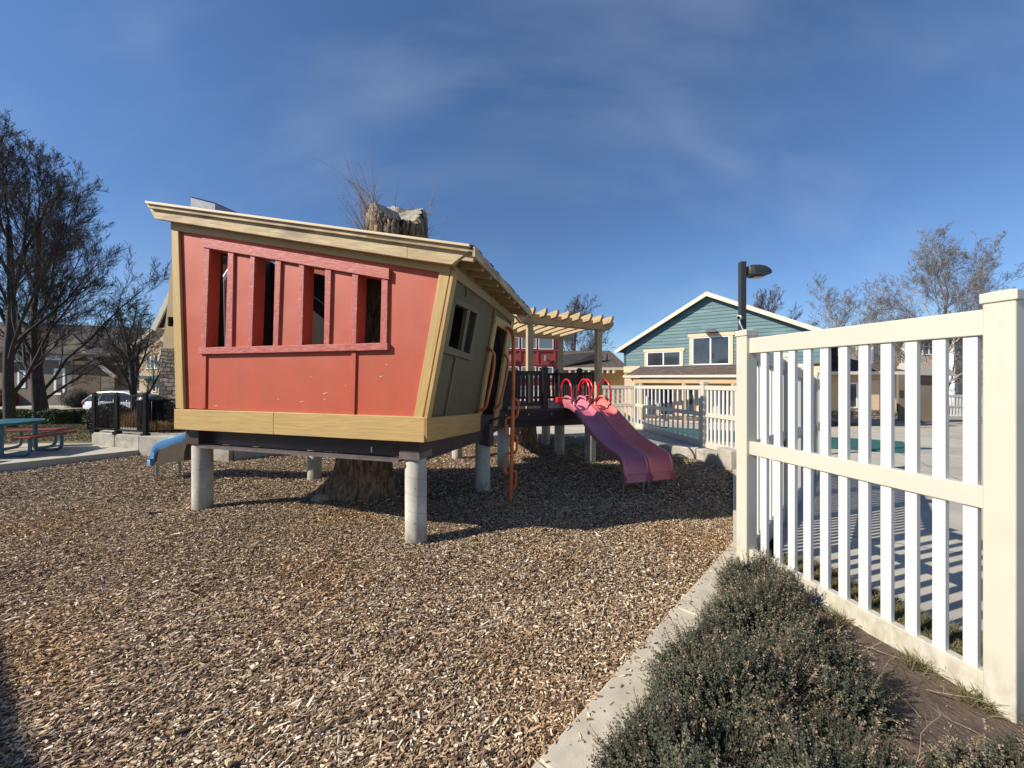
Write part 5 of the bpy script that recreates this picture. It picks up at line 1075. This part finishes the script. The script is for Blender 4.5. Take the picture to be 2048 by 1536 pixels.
# parked white van-like block beside far fence
def car(O, ang, Ln, H, Wd, paint, label, group=None, name='parked_car', rear_lamps=True):
    t = empty(name, O, label, 'car', group); c, s_ = math.cos(ang), math.sin(ang); X = Vector((c, s_, 0)); Y_ = Vector((-s_, c, 0)); O = Vector(O)
    P = lambda x, y, z: O+X*x+Y_*y+Vector((0, 0, z))
    # stations: x, bottom z, belt z, half width
    st = [(0, .42, .78, .70), (.04, .30, 1.0, .84), (.25, .24, 1.06, .90), (.9, .22, 1.07, .93), (1.9, .22, 1.05, .93), (2.9, .22, 1.02, .93), (3.35, .22, 1.0, .92), (3.9, .24, .95, .90), (4.35, .28, .86, .86), (4.6, .34, .74, .76), (4.68, .42, .62, .66)]
    f = Ln/4.68; hz = H/1.68; V = []; F = []; k = 12
    for x, zb_, zt_, hw in st:
        ring = [(-hw*.9, zb_), (-hw, zb_+.12), (-hw*1.0, (zb_+zt_)/2), (-hw*.99, zt_-.10), (-hw*.93, zt_), (-hw*.5, zt_+.015), (hw*.5, zt_+.015), (hw*.93, zt_), (hw*.99, zt_-.10), (hw, (zb_+zt_)/2), (hw, zb_+.12), (hw*.9, zb_)]
        V += [P(x*f, y*Wd/1.86, z*hz) for y, z in ring]
    n = len(st); F = [[i*k+j, i*k+(j+1) % k, (i+1)*k+(j+1) % k, (i+1)*k+j] for i in range(n-1) for j in range(k)]+[list(range(k))[::-1], [(n-1)*k+j for j in range(k)]]
    b = link_np('body', V, F, MT[paint], t, smooth=True); b.data.set_sharp_from_angle(angle=R(40))
    # cabin: glass loft, roof and pillars
    cab = [(.10, 1.03, 1.06, .84, .80), (.42, 1.03, 1.46, .86, .70), (.75, 1.04, 1.62, .87, .66), (1.6, 1.03, 1.68, .88, .66), (2.4, 1.02, 1.64, .88, .65), (2.75, 1.01, 1.55, .88, .66), (3.45, .98, 1.0, .86, .82)]
    V = []; k2 = 6
    for x, z0_, z1_, w0_, w1_ in cab: V += [P(x*f, yy*Wd/1.86, zz_*hz) for yy, zz_ in ((-w0_, z0_), (-(w0_+w1_)/2-.02, (z0_+z1_)/2), (-w1_, z1_), (w1_, z1_), ((w0_+w1_)/2+.02, (z0_+z1_)/2), (w0_, z0_))]
    F = [[i*k2+j, i*k2+j+1, (i+1)*k2+j+1, (i+1)*k2+j] for i in range(len(cab)-1) for j in range(5)]+[[0, 5, 4, 3, 2, 1]]
    link_np('windows', V, F, MT['glass'], t, smooth=True).data.set_sharp_from_angle(angle=R(35))
    m = MB(); rp_ = [(x, z1_+.012, w1_+.02) for x, z0_, z1_, w0_, w1_ in cab[1:-1]]
    for (x0, z0_, w0_), (x1, z1_, w1_) in zip(rp_[:-1], rp_[1:]): m.face([P(x0*f, -w0_, z0_*hz), P(x1*f, -w1_, z1_*hz), P(x1*f, w1_, z1_*hz), P(x0*f, w0_, z0_*hz)])
    for sg_ in (-1, 1):
        for (x0, z0_, w0_), (x1, z1_, w1_) in zip(rp_[:-1], rp_[1:]): m.face([P(x0*f, sg_*w0_, z0_*hz), P(x1*f, sg_*w1_, z1_*hz), P(x1*f, sg_*(w1_+.045), (z1_-.085)*hz), P(x0*f, sg_*(w0_+.045), (z0_-.085)*hz)])
        for (xa, za), (xb, zb2) in (((.06, 1.03), (.46, 1.47)), ((1.02, 1.04), (1.12, 1.6)), ((1.95, 1.03), (1.98, 1.63)), ((3.42, .99), (2.72, 1.56)), ((.95, 1.04), (.40, 1.44))):
            m.beam(P(xa*f, sg_*.885, za*hz), P(xb*f, sg_*.70, zb2*hz), .05, .07, up=Y_)
    m.build('roof', paint, t)
    for x in (.86, 3.72):
        for sg_ in (-1, 1):
            c1 = P(x*f, sg_*.78, .35); c2 = P(x*f, sg_*.94, .35); w_ = MB().tube([c1, c2], .35, 24).build('wheel', 'rubber', t, smooth=True); MB().tube([c2, c2+Y_*sg_*.012], .22, 16).build('rim', 'steel', w_)
    for sg_ in (-1, 1):
        MB().box(P(.06*f, sg_*.78, .93*hz), X, Y_, (0, 0, 1), .07, .13, .07).build('tail_light', 'tail', t, bevel=.02)
        MB().ellipsoid(P(2.95*f, sg_*1.02, 1.06*hz), .09, .09, .07).build('mirror', paint, t, smooth=True)
    return t
car((-27.7, 25.6, -1.085), R(2), 4.75, 1.72, 1.88, 'carwhite', 'white estate car parked in the street behind the black railing')
car((-25.2, 29.0, -1.085), R(0), 4.8, 1.75, 1.9, 'cardark', 'dark car mostly hidden behind the white car')
car((-43.6, 33.2, -1.0), R(178), 4.6, 1.6, 1.85, 'carred', 'dark red car half hidden by the tree trunks'); 
shadow_caster_root = empty('shadow_caster', (-6.2, .0, 0), 'added unseen shed left of the view whose shadow darkens the lower left chips', 'shadow caster')
# unseen shed added out of frame only to shade the lower left corner
m = MB(); a, b = Vector((-8.1, 1.64, -.1)), Vector((-5.0, -.26, -.1)); dd = (b-a).normalized(); nn = Vector((-dd.y, dd.x, 0)); nn = nn if nn.x < 0 else -nn
m.prism([a, b, b+nn*2, a+nn*2], (0, 0, 2.95)); m.build('shadow_caster_wall', 'stuccop', shadow_caster_root)
MB().prism([a-dd*.1+Vector((0, 0, 2.95))-nn*.03, b+dd*.1+Vector((0, 0, 2.95))-nn*.03, b+dd*.1+nn*2.2+Vector((0, 0, 3.3)), a-dd*.1+nn*2.2+Vector((0, 0, 3.3))], (0, 0, .06)).build('shadow_caster_roof', 'shingle', shadow_caster_root)
# ================================================================ TREES
def bare_tree(x, y, z0, H, seed, label, group=None, mat='twig', trunk_r=.2, fork=.22, spread=.55, lv=5, lean=(0, 0), lf=None, width=1., twk=1., up=.25, nch=(9, 8, 6, 6, 4), name='bare_tree', rf=.8):
    random.seed(seed); t = empty(name, (x, y, z0), label, 'tree', group); big = Seg(); sm = Seg(); tips = []
    def branch(p, d, L_, r, l):
        n = (8, 6, 5, 4, 3, 2)[min(l, 5)]; pts = [p]; rs = [r]; wob = (.025, .10, .13, .16, .2, .25)[min(l, 5)]; dirs = [d]
        for i in range(n):
            d = d+np.array([random.gauss(0, wob), random.gauss(0, wob), random.gauss(0, wob)+up*(.22 if l else 0)]); d /= np.linalg.norm(d)
            q_ = p+d*L_/n; r1 = max(r*(1-.75*(i+1)/n) if l else r*(1-.55*(i+1)/n), .0022*twk)
            (big if l <= 1 else sm).add(p, q_, rs[-1], r1); p = q_; pts.append(p); rs.append(r1); dirs.append(d)
        if l >= lv: tips.append((p, d)); return
        c = nch[l]; c = max(2, int(round(c*random.uniform(.8, 1.2))))
        for i in range(c):
            q_ = (fork+(1-fork)*(i+random.random())/c) if l == 0 else (.15+.85*(i+random.random())/c); fi = min(q_*n, n-.001); k_ = int(fi); u = fi-k_; bp = pts[k_]*(1-u)+pts[k_+1]*u; bd = dirs[min(k_+1, n)]
            v = rv(); v -= bd*v.dot(bd); v /= np.linalg.norm(v)
            if l == 0: v[2] = 0; ga = 2.4*i+random.random(); v = np.array([math.cos(ga)*width, math.sin(ga)*width, 0])
            a = (spread*(1.25-.5*q_) if l == 0 else spread*random.uniform(.7, 1.15)); nd = bd*math.cos(a)+v*math.sin(a); nd /= np.linalg.norm(nd)
            ll = L_*((.78*(1-.45*q_)) if l == 0 else random.uniform(.38, .62)*(1.05-.45*q_)); rr = rs[k_]*((.55) if l == 0 else .6)
            branch(bp, nd, ll, max(rr*rf, .0028*twk), l+1)
    d0 = np.array([lean[0], lean[1], 1.]); d0 /= np.linalg.norm(d0); branch(np.array([x, y, z0-.1]), d0, H*.62 if lv > 3 else H*.8, trunk_r, 0)
    big.mesh('trunk', 'treebark' if mat != 'twigpale' else 'sprout', t, 7)
    c = sm.mesh('crown', mat, t, 3)
    if lf:   # withered leaves / buds at the twig ends
        n_, size, lm = lf; P = []; r_ = np.random.default_rng(seed); T = np.array([q_[0] for q_ in tips]); idx = r_.integers(0, len(T), n_); c_ = T[idx]+r_.normal(0, size*1.2, (n_, 3)); a = r_.normal(0, 1, (n_, 3)); a /= np.linalg.norm(a, axis=1, keepdims=True); b = np.cross(a, r_.normal(0, 1, (n_, 3))); b /= np.linalg.norm(b, axis=1, keepdims=True)
        s_ = r_.uniform(.5, 1.2, (n_, 1))*size; V = np.stack([c_-a*s_, c_+b*s_*.45, c_+a*s_, c_-b*s_*.45], 1).reshape(-1, 3); link_np('buds', V, (np.arange(n_)*4)[:, None]+np.arange(4)[None], MT[lm], t)
    return t
bare_tree(-14.6, 11.2, -.05, 9.9, 3, 'large bare tree at the left edge, the nearest trunk behind the picnic table', 'bare street trees', trunk_r=.13, fork=.16, spread=.47, up=.42, lf=(5000, .016, 'twigred'), nch=(12, 10, 9, 7, 5), twk=1.2, lean=(-.10, 0))
bare_tree(-16.3, 13.2, -.12, 10.8, 11, 'large bare tree with a dark trunk rising through the clipped hedge', 'bare street trees', trunk_r=.12, fork=.13, spread=.50, up=.38, lf=(5000, .016, 'twigred'), nch=(12, 10, 9, 7, 5), twk=1.3)
bare_tree(-19.6, 20.0, -.7, 7.2, 17, 'smaller bare tree behind the white car, next to the stone tower', 'bare street trees', trunk_r=.17, fork=.12, spread=.58, nch=(10, 8, 6, 5, 3), twk=1.8, lf=(2500, .035, 'twigred'))
bare_tree(-25.5, 21.0, -.8, 8.0, 19, 'bare tree in front of the taupe house between the big trunks', 'bare street trees', trunk_r=.2, fork=.15, spread=.6, nch=(9, 8, 6, 5, 3), twk=2.0)
bare_tree(4.6, 30.0, -1, 10.0, 23, 'bare tree rising behind the yellow wing, seen through the pergola', 'bare trees behind the buildings', mat='twigred', trunk_r=.15, fork=.15, spread=.55, nch=(10, 8, 7, 5, 4), twk=2.2, lf=(5000, .04, 'twigred'))
bare_tree(18.6, 28.0, -1, 9.9, 29, 'bare reddish tree behind the right slope of the teal gable', 'bare trees behind the buildings', mat='twigred', trunk_r=.14, fork=.2, spread=.42, nch=(11, 8, 7, 5, 4), twk=2.2, lf=(6000, .045, 'twigred'), up=.5)
bare_tree(25.2, 22.5, -1, 12.4, 31, 'tall pale bare tree above the right end of the near fence', 'bare trees behind the buildings', mat='twigpale', trunk_r=.14, fork=.14, spread=.78, nch=(15, 11, 9, 6, 4), twk=1.8, lf=(800, .04, 'twigred'), up=.35)
bare_tree(26.6, 31.0, -1, 12.0, 37, 'paler bare tree left of the tall one, low behind the fence rail', 'bare trees behind the buildings', mat='twigpale', trunk_r=.12, fork=.2, spread=.6, nch=(9, 8, 6, 5, 4), twk=2.2)
bare_tree(21.5, 17.0, -.8, 4.4, 41, 'low twiggy tree behind the pickets in front of the grey apartments', 'bare trees behind the buildings', mat='twigpale', trunk_r=.12, fork=.12, spread=.7, nch=(9, 8, 6, 5, 3), twk=1.4)
# ================================================================ LEAFY MASSES
def quads(name, C, size, mat, parent, seed, asp=.5, upb=0.):
    r_ = np.random.default_rng(seed); n = len(C); a = r_.normal(0, 1, (n, 3)); a[:, 2] += upb; a /= np.linalg.norm(a, axis=1, keepdims=True); b = np.cross(a, r_.normal(0, 1, (n, 3))); b /= np.linalg.norm(b, axis=1, keepdims=True); s_ = r_.uniform(.6, 1.3, (n, 1))*size
    V = np.stack([C-a*s_, C+b*s_*asp, C+a*s_, C-b*s_*asp], 1).reshape(-1, 3); return link_np(name, V, (np.arange(n)*4)[:, None]+np.arange(4)[None], MT[mat], parent)
def hedge(x0, x1, y0, y1, z0, z1, n, label):
    t = empty('hedge', ((x0+x1)/2, (y0+y1)/2, z0), label, 'hedge'); r_ = np.random.default_rng(5)
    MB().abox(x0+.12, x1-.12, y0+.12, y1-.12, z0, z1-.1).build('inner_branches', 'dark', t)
    P = r_.uniform(0, 1, (n, 3)); f = r_.integers(0, 4, n); jit = np.abs(r_.normal(0, .05, n)); P[f == 0, 1] = jit[f == 0]; P[f == 1, 2] = 1-jit[f == 1]; P[f == 2, 0] = 1-jit[f == 2]*.3; P[f == 3, 1] = jit[f == 3]*2
    bul = 1+.03*np.sin(P[:, :1]*23)+.03*np.sin(P[:, 2:]*9); C = np.stack([x0+(x1-x0)*P[:, 0], y0+(y1-y0)*P[:, 1]*bul[:, 0], z0+(z1-z0)*P[:, 2]], 1); C[:, 2] = z0+(C[:, 2]-z0)*bul[:, 0]
    quads('foliage', C, .035, 'hedge', t, 6); return t
hedge(-19.6, -15.6, 13.1, 14.3, -.42, .30, 26000, 'clipped rectangular hedge behind the picnic table')
def ball(x, y, z, r, label, mat='hedge', n=9000):
    t = empty('round_shrub', (x, y, z), label, 'shrub', 'round shrubs'); r_ = np.random.default_rng(int(abs(x*100))); d = r_.normal(0, 1, (n, 3)); d /= np.linalg.norm(d, axis=1, keepdims=True); C = np.array([x, y, z+r*.85])+d*r*np.clip(r_.normal(.93, .1, (n, 1)), .3, 1.08)*np.array([1.15, 1, .95]); C = C[C[:, 2] > z]
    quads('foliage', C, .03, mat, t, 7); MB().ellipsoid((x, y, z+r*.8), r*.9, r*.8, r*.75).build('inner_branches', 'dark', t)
ball(-11.1, 10.6, -.03, .43, 'round dark shrub behind the left end of the black railing', 'shrubg'); ball(-10.72, 10.9, -.03, .35, 'smaller round dark shrub, right of the other, behind the railing', 'shrubg'); ball(-33, 32, -1, 1.0, 'dark shrub below the window of the taupe house', 'shrubg', 5000); ball(-36.2, 32, -1, .9, 'dark shrub left of the entry of the taupe house', 'shrubg', 5000)
def blades(name, C, L_, wd, mat, parent, seed, spread=.5, label=None):
    r_ = np.random.default_rng(seed); n = len(C); d = np.stack([r_.normal(0, spread, n), r_.normal(0, spread, n), np.ones(n)], 1); d /= np.linalg.norm(d, axis=1, keepdims=True); s_ = np.cross(d, r_.normal(0, 1, (n, 3))); s_ /= np.linalg.norm(s_, axis=1, keepdims=True); l = r_.uniform(.5, 1.1, (n, 1))*L_; m = C+d*l*.6; bd = d.copy(); bd[:, :2] *= 1.9; e = m+bd*l*.45
    V = np.stack([C-s_*wd, C+s_*wd, m+s_*wd*.8, m-s_*wd*.8, e+s_*wd*.2, e-s_*wd*.2], 1).reshape(-1, 3); F = np.array([(0, 1, 2, 3), (3, 2, 4, 5)]); return link_np(name, V, (F[None]+(np.arange(n)*6)[:, None, None]).reshape(-1, 4), MT[mat], parent)
r_ = np.random.default_rng(9)
for i, (x, y, s_) in enumerate(((-8.55, 8.75, 1.), (-8.0, 8.6, .9), (-7.35, 7.95, .7), (-6.9, 7.85, .65), (-6.4, 7.75, .6), (-8.9, 9.2, 1.1))):
    n = 900; a = r_.normal(0, .12*s_, n); b = r_.normal(0, .10*s_, n); C = np.stack([x+a, y+b, np.full(n, .36)], 1)
    tag(blades('ornamental_grass', C, .30*s_, .004, 'drygrass', None, i+50, .38), ['dry orange grass clump behind the corner of the railing', 'dry orange grass clump left of the stone column', 'short dry grass clump at the foot of the stone column', 'low dry grass tuft in front of the stone column', 'last dry grass tuft, nearest the playhouse wall', 'dry grass clump behind the others by the bin'][i], 'grass clump', 'dry grass clumps by the stone column')
# lawn blades left, grass strip behind the near fence
n = 90000; x = r_.uniform(-17, -7.2, n); y = r_.uniform(7.6, 15, n); k = (inpoly(x, y, [(-9.7, 8.1), (-8.2, 8.05), (-8.6, 9.5), (-9.4, 10), (-12, 15), (-20, 15), (-18, 9), (-12.6, 7.1)])); x, y = x[k], y[k]
tag(blades('lawn_grass', np.stack([x, y, lawn_h(x, y)-.01], 1), .055, .005, 'grass', None, 3, .7), 'short winter lawn behind the patio', 'lawn', kind='stuff')
n = 60000; t_ = r_.uniform(-.0, 1.6, n); wv_ = r_.uniform(0, 1, n)**.8*.46+.02; kk = (np.sin(t_*23+wv_*9)+np.sin(t_*47+1+wv_*17)+r_.normal(0, .7, n)) > -.6; t_, wv_ = t_[kk], wv_[kk]; n = len(t_); nrm_ = Vector((-fdir.y, fdir.x, 0)); nrm_ = nrm_ if nrm_.x > 0 else -nrm_
L_f = (FA1-FA0).length; x = FA0.x+fdir.x*t_*L_f+nrm_.x*wv_; y = FA0.y+fdir.y*t_*L_f+nrm_.y*wv_
cl = np.sin(t_*37)+np.sin(t_*61+1); z = D(x, y)
tag(blades('grass_strip', np.stack([x, y, z-.01], 1), .085, .0022, 'grass', None, 4, .8), 'narrow ragged grass strip along the foot of the near fence', 'grass', kind='stuff')
for i, q_ in enumerate((.52, .80, .96)):
    n = 220; px_ = FA0.x+fdir.x*q_*L_f-nrm_.x*.045; py_ = FA0.y+fdir.y*q_*L_f-nrm_.y*.045; C = np.stack([px_+r_.normal(0, .035, n), py_+r_.normal(0, .03, n), np.full(n, .01)], 1)
    tag(blades('grass_tuft', C, .085, .0018, 'grass', None, 70+i, .8), ['small grass tuft at the middle of the near fence base', 'green grass tuft under the last pickets of the near fence', 'grass tuft against the right fence post'][i], 'grass tuft', 'grass tufts at the fence base')
# ================================================================ FOREGROUND SHRUBS
def catmint(x, y, R_, H_, nst, seed, label, ext=(1, 1), ang=0, dead=.10, zc=0.):
    t = empty('low_shrub', (x, y, 0), label, 'shrub', 'grey green low shrubs'); r_ = np.random.default_rng(seed); ca, sa = math.cos(ang), math.sin(ang)
    # stems rise from an area and lean outwards; tips form a lumpy dome
    rr = np.sqrt(r_.uniform(0, 1, nst)); th = r_.uniform(0, 2*np.pi, nst); u = rr*np.cos(th); v = rr*np.sin(th); ux = (u*ext[0]*ca-v*ext[1]*sa)*R_; uy = (u*ext[0]*sa+v*ext[1]*ca)*R_
    lump = 1+.20*np.sin(u*6+seed)+.18*np.sin(v*7+2*seed)+.10*r_.normal(0, 1, nst); h = H_*np.sqrt(np.clip(1-rr**2.4, .06, 1))*lump
    base = np.stack([x+ux*.55, y+uy*.55, np.full(nst, .0)], 1); tip = np.stack([x+ux*1.0, y+uy*1.0, h], 1)+r_.normal(0, .018, (nst, 3)); mid = (base+tip)/2+np.stack([ux*.02, uy*.02, h*.06], 1)
    sg = Seg(); 
    for i in range(0, nst, 2): sg.a += [base[i], mid[i]]; sg.b += [mid[i], tip[i]]; sg.r0 += [.0022, .0017]; sg.r1 += [.0017, .0009]
    # leaves along the upper part of each stem: opposite tiny pairs
    per = 25; q_ = 1-r_.beta(1.1, 2.0, (nst, per))*.72; P = np.where(q_[..., None] < .5, base[:, None]*(1-2*q_[..., None])+mid[:, None]*2*q_[..., None], mid[:, None]*(2-2*q_[..., None])+tip[:, None]*(2*q_[..., None]-1))
    d = (tip-mid)/np.linalg.norm(tip-mid, axis=1, keepdims=True); n = nst*per; P = P.reshape(-1, 3); dd_ = np.repeat(d, per, 0)
    o = r_.normal(0, 1, (n, 3)); o -= dd_*(o*dd_).sum(1, keepdims=True); o /= np.linalg.norm(o, axis=1, keepdims=True); o = o+dd_*r_.uniform(.1, .9, (n, 1)); o /= np.linalg.norm(o, axis=1, keepdims=True); s_ = np.cross(o, dd_); s_ /= np.linalg.norm(s_, axis=1, keepdims=True)+1e-9
    L2 = r_.uniform(.0045, .0105, (n, 1)); W2 = L2*r_.uniform(.32, .5, (n, 1)); c = P+o*.002
    V = np.stack([c, c+o*L2*.5+s_*W2, c+o*L2+dd_*L2*.2, c+o*L2*.5-s_*W2], 1).reshape(-1, 3); f = (np.arange(n)*4)[:, None]+np.arange(4)[None]
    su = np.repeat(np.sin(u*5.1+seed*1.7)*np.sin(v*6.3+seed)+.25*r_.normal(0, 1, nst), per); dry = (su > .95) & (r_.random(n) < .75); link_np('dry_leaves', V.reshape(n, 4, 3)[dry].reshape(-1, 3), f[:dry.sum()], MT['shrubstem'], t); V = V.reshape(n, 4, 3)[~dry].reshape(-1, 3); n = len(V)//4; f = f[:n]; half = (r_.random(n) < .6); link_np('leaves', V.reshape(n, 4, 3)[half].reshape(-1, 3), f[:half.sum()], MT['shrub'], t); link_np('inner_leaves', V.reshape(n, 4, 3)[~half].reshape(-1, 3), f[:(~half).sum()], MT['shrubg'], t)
    # dry flower spikes
    ns = int(nst*dead); id_ = r_.choice(nst, ns, replace=False); S_ = sg; C = []
    for i in id_:
        p = tip[i]; e = p+d[i]*r_.uniform(.02, .07)+r_.normal(0, .006, 3); S_.add(p, e, .0013, .0008)
        for _ in range(14): C.append(p*(1-(w2 := r_.random()))+e*w2+r_.normal(0, .0035, 3))
    sg.mesh('stems', 'shrubstem', t, 3); quads('dry_flowers', np.array(C), .0042, 'spike', t, seed, .6)
    return t
SH = [(1.585, 2.46, .25, .23, 2300, (1, .95), 'mounded low shrub against the far fence post'),
      (1.38, 2.06, .345, .26, 3800, (1, .9), 'broad low shrub in the middle of the planting bed beside the kerb'),
      (.97, 1.66, .38, .26, 3600, (1, .9), 'low shrub spilling over the kerb below the middle one'),
      (.60, 1.25, .34, .25, 3400, (1, .9), 'low shrub at the bottom edge beside the kerb'),
      (1.37, 1.70, .24, .23, 2400, (1, .9), 'low shrub bordering the bare soil'),
      (1.05, 1.25, .31, .23, 2600, (1, .9), 'dark low shrub at the bottom middle of the bed'),
      (1.66, 1.22, .25, .18, 2600, (1.15, .8), 'low shrub with dry flower spikes in front of the right fence post')]
for i, (x, y, R2, H2, n_, ex_, lab) in enumerate(SH): catmint(x, y, R2, H2, n_, 100+i, lab, ex_, dead=.10 if i in (0, 1, 2, 6) else .05)
# bare dry branches lying on the soil, pale mulch bits
S_ = Seg(); random.seed(5)
for i in range(26):
    p = np.array([random.uniform(1.25, 1.95), random.uniform(1.25, 2.1), .035]); d = rv(); d[2] = random.uniform(0, .35); d /= np.linalg.norm(d); r = random.uniform(.0015, .0032)
    if not inpoly(np.array([p[0]]), np.array([p[1]]), bedp)[0]: continue
    for j in range(7):
        d = d+rv(.22)*np.array([1, 1, .5]); d /= np.linalg.norm(d); q_ = p+d*random.uniform(.02, .04); q_[2] = max(q_[2], .03); S_.add(p, q_, r, r*.85); 
        if random.random() < .5: e = d+rv(.6); e /= np.linalg.norm(e); S_.add(q_, q_+e*.04, r*.7, r*.3)
        p = q_; r *= .85
tag(S_.mesh('dry_twigs', 'spike', None, 5), 'pale dry twigs lying on the bare soil between the shrubs', 'twigs', kind='stuff')
n = 900; x = r_.uniform(1.0, 2.2, n); y = r_.uniform(1.1, 2.7, n); k = inpoly(x, y, bedp); C = np.stack([x[k], y[k], soil_z(x[k], y[k])+.004], 1)
o = quads('soil_litter', C, .006, 'spike', None, 3, .35); tag(o, 'small pale bits of bark and leaf scattered on the soil', 'litter', kind='stuff')
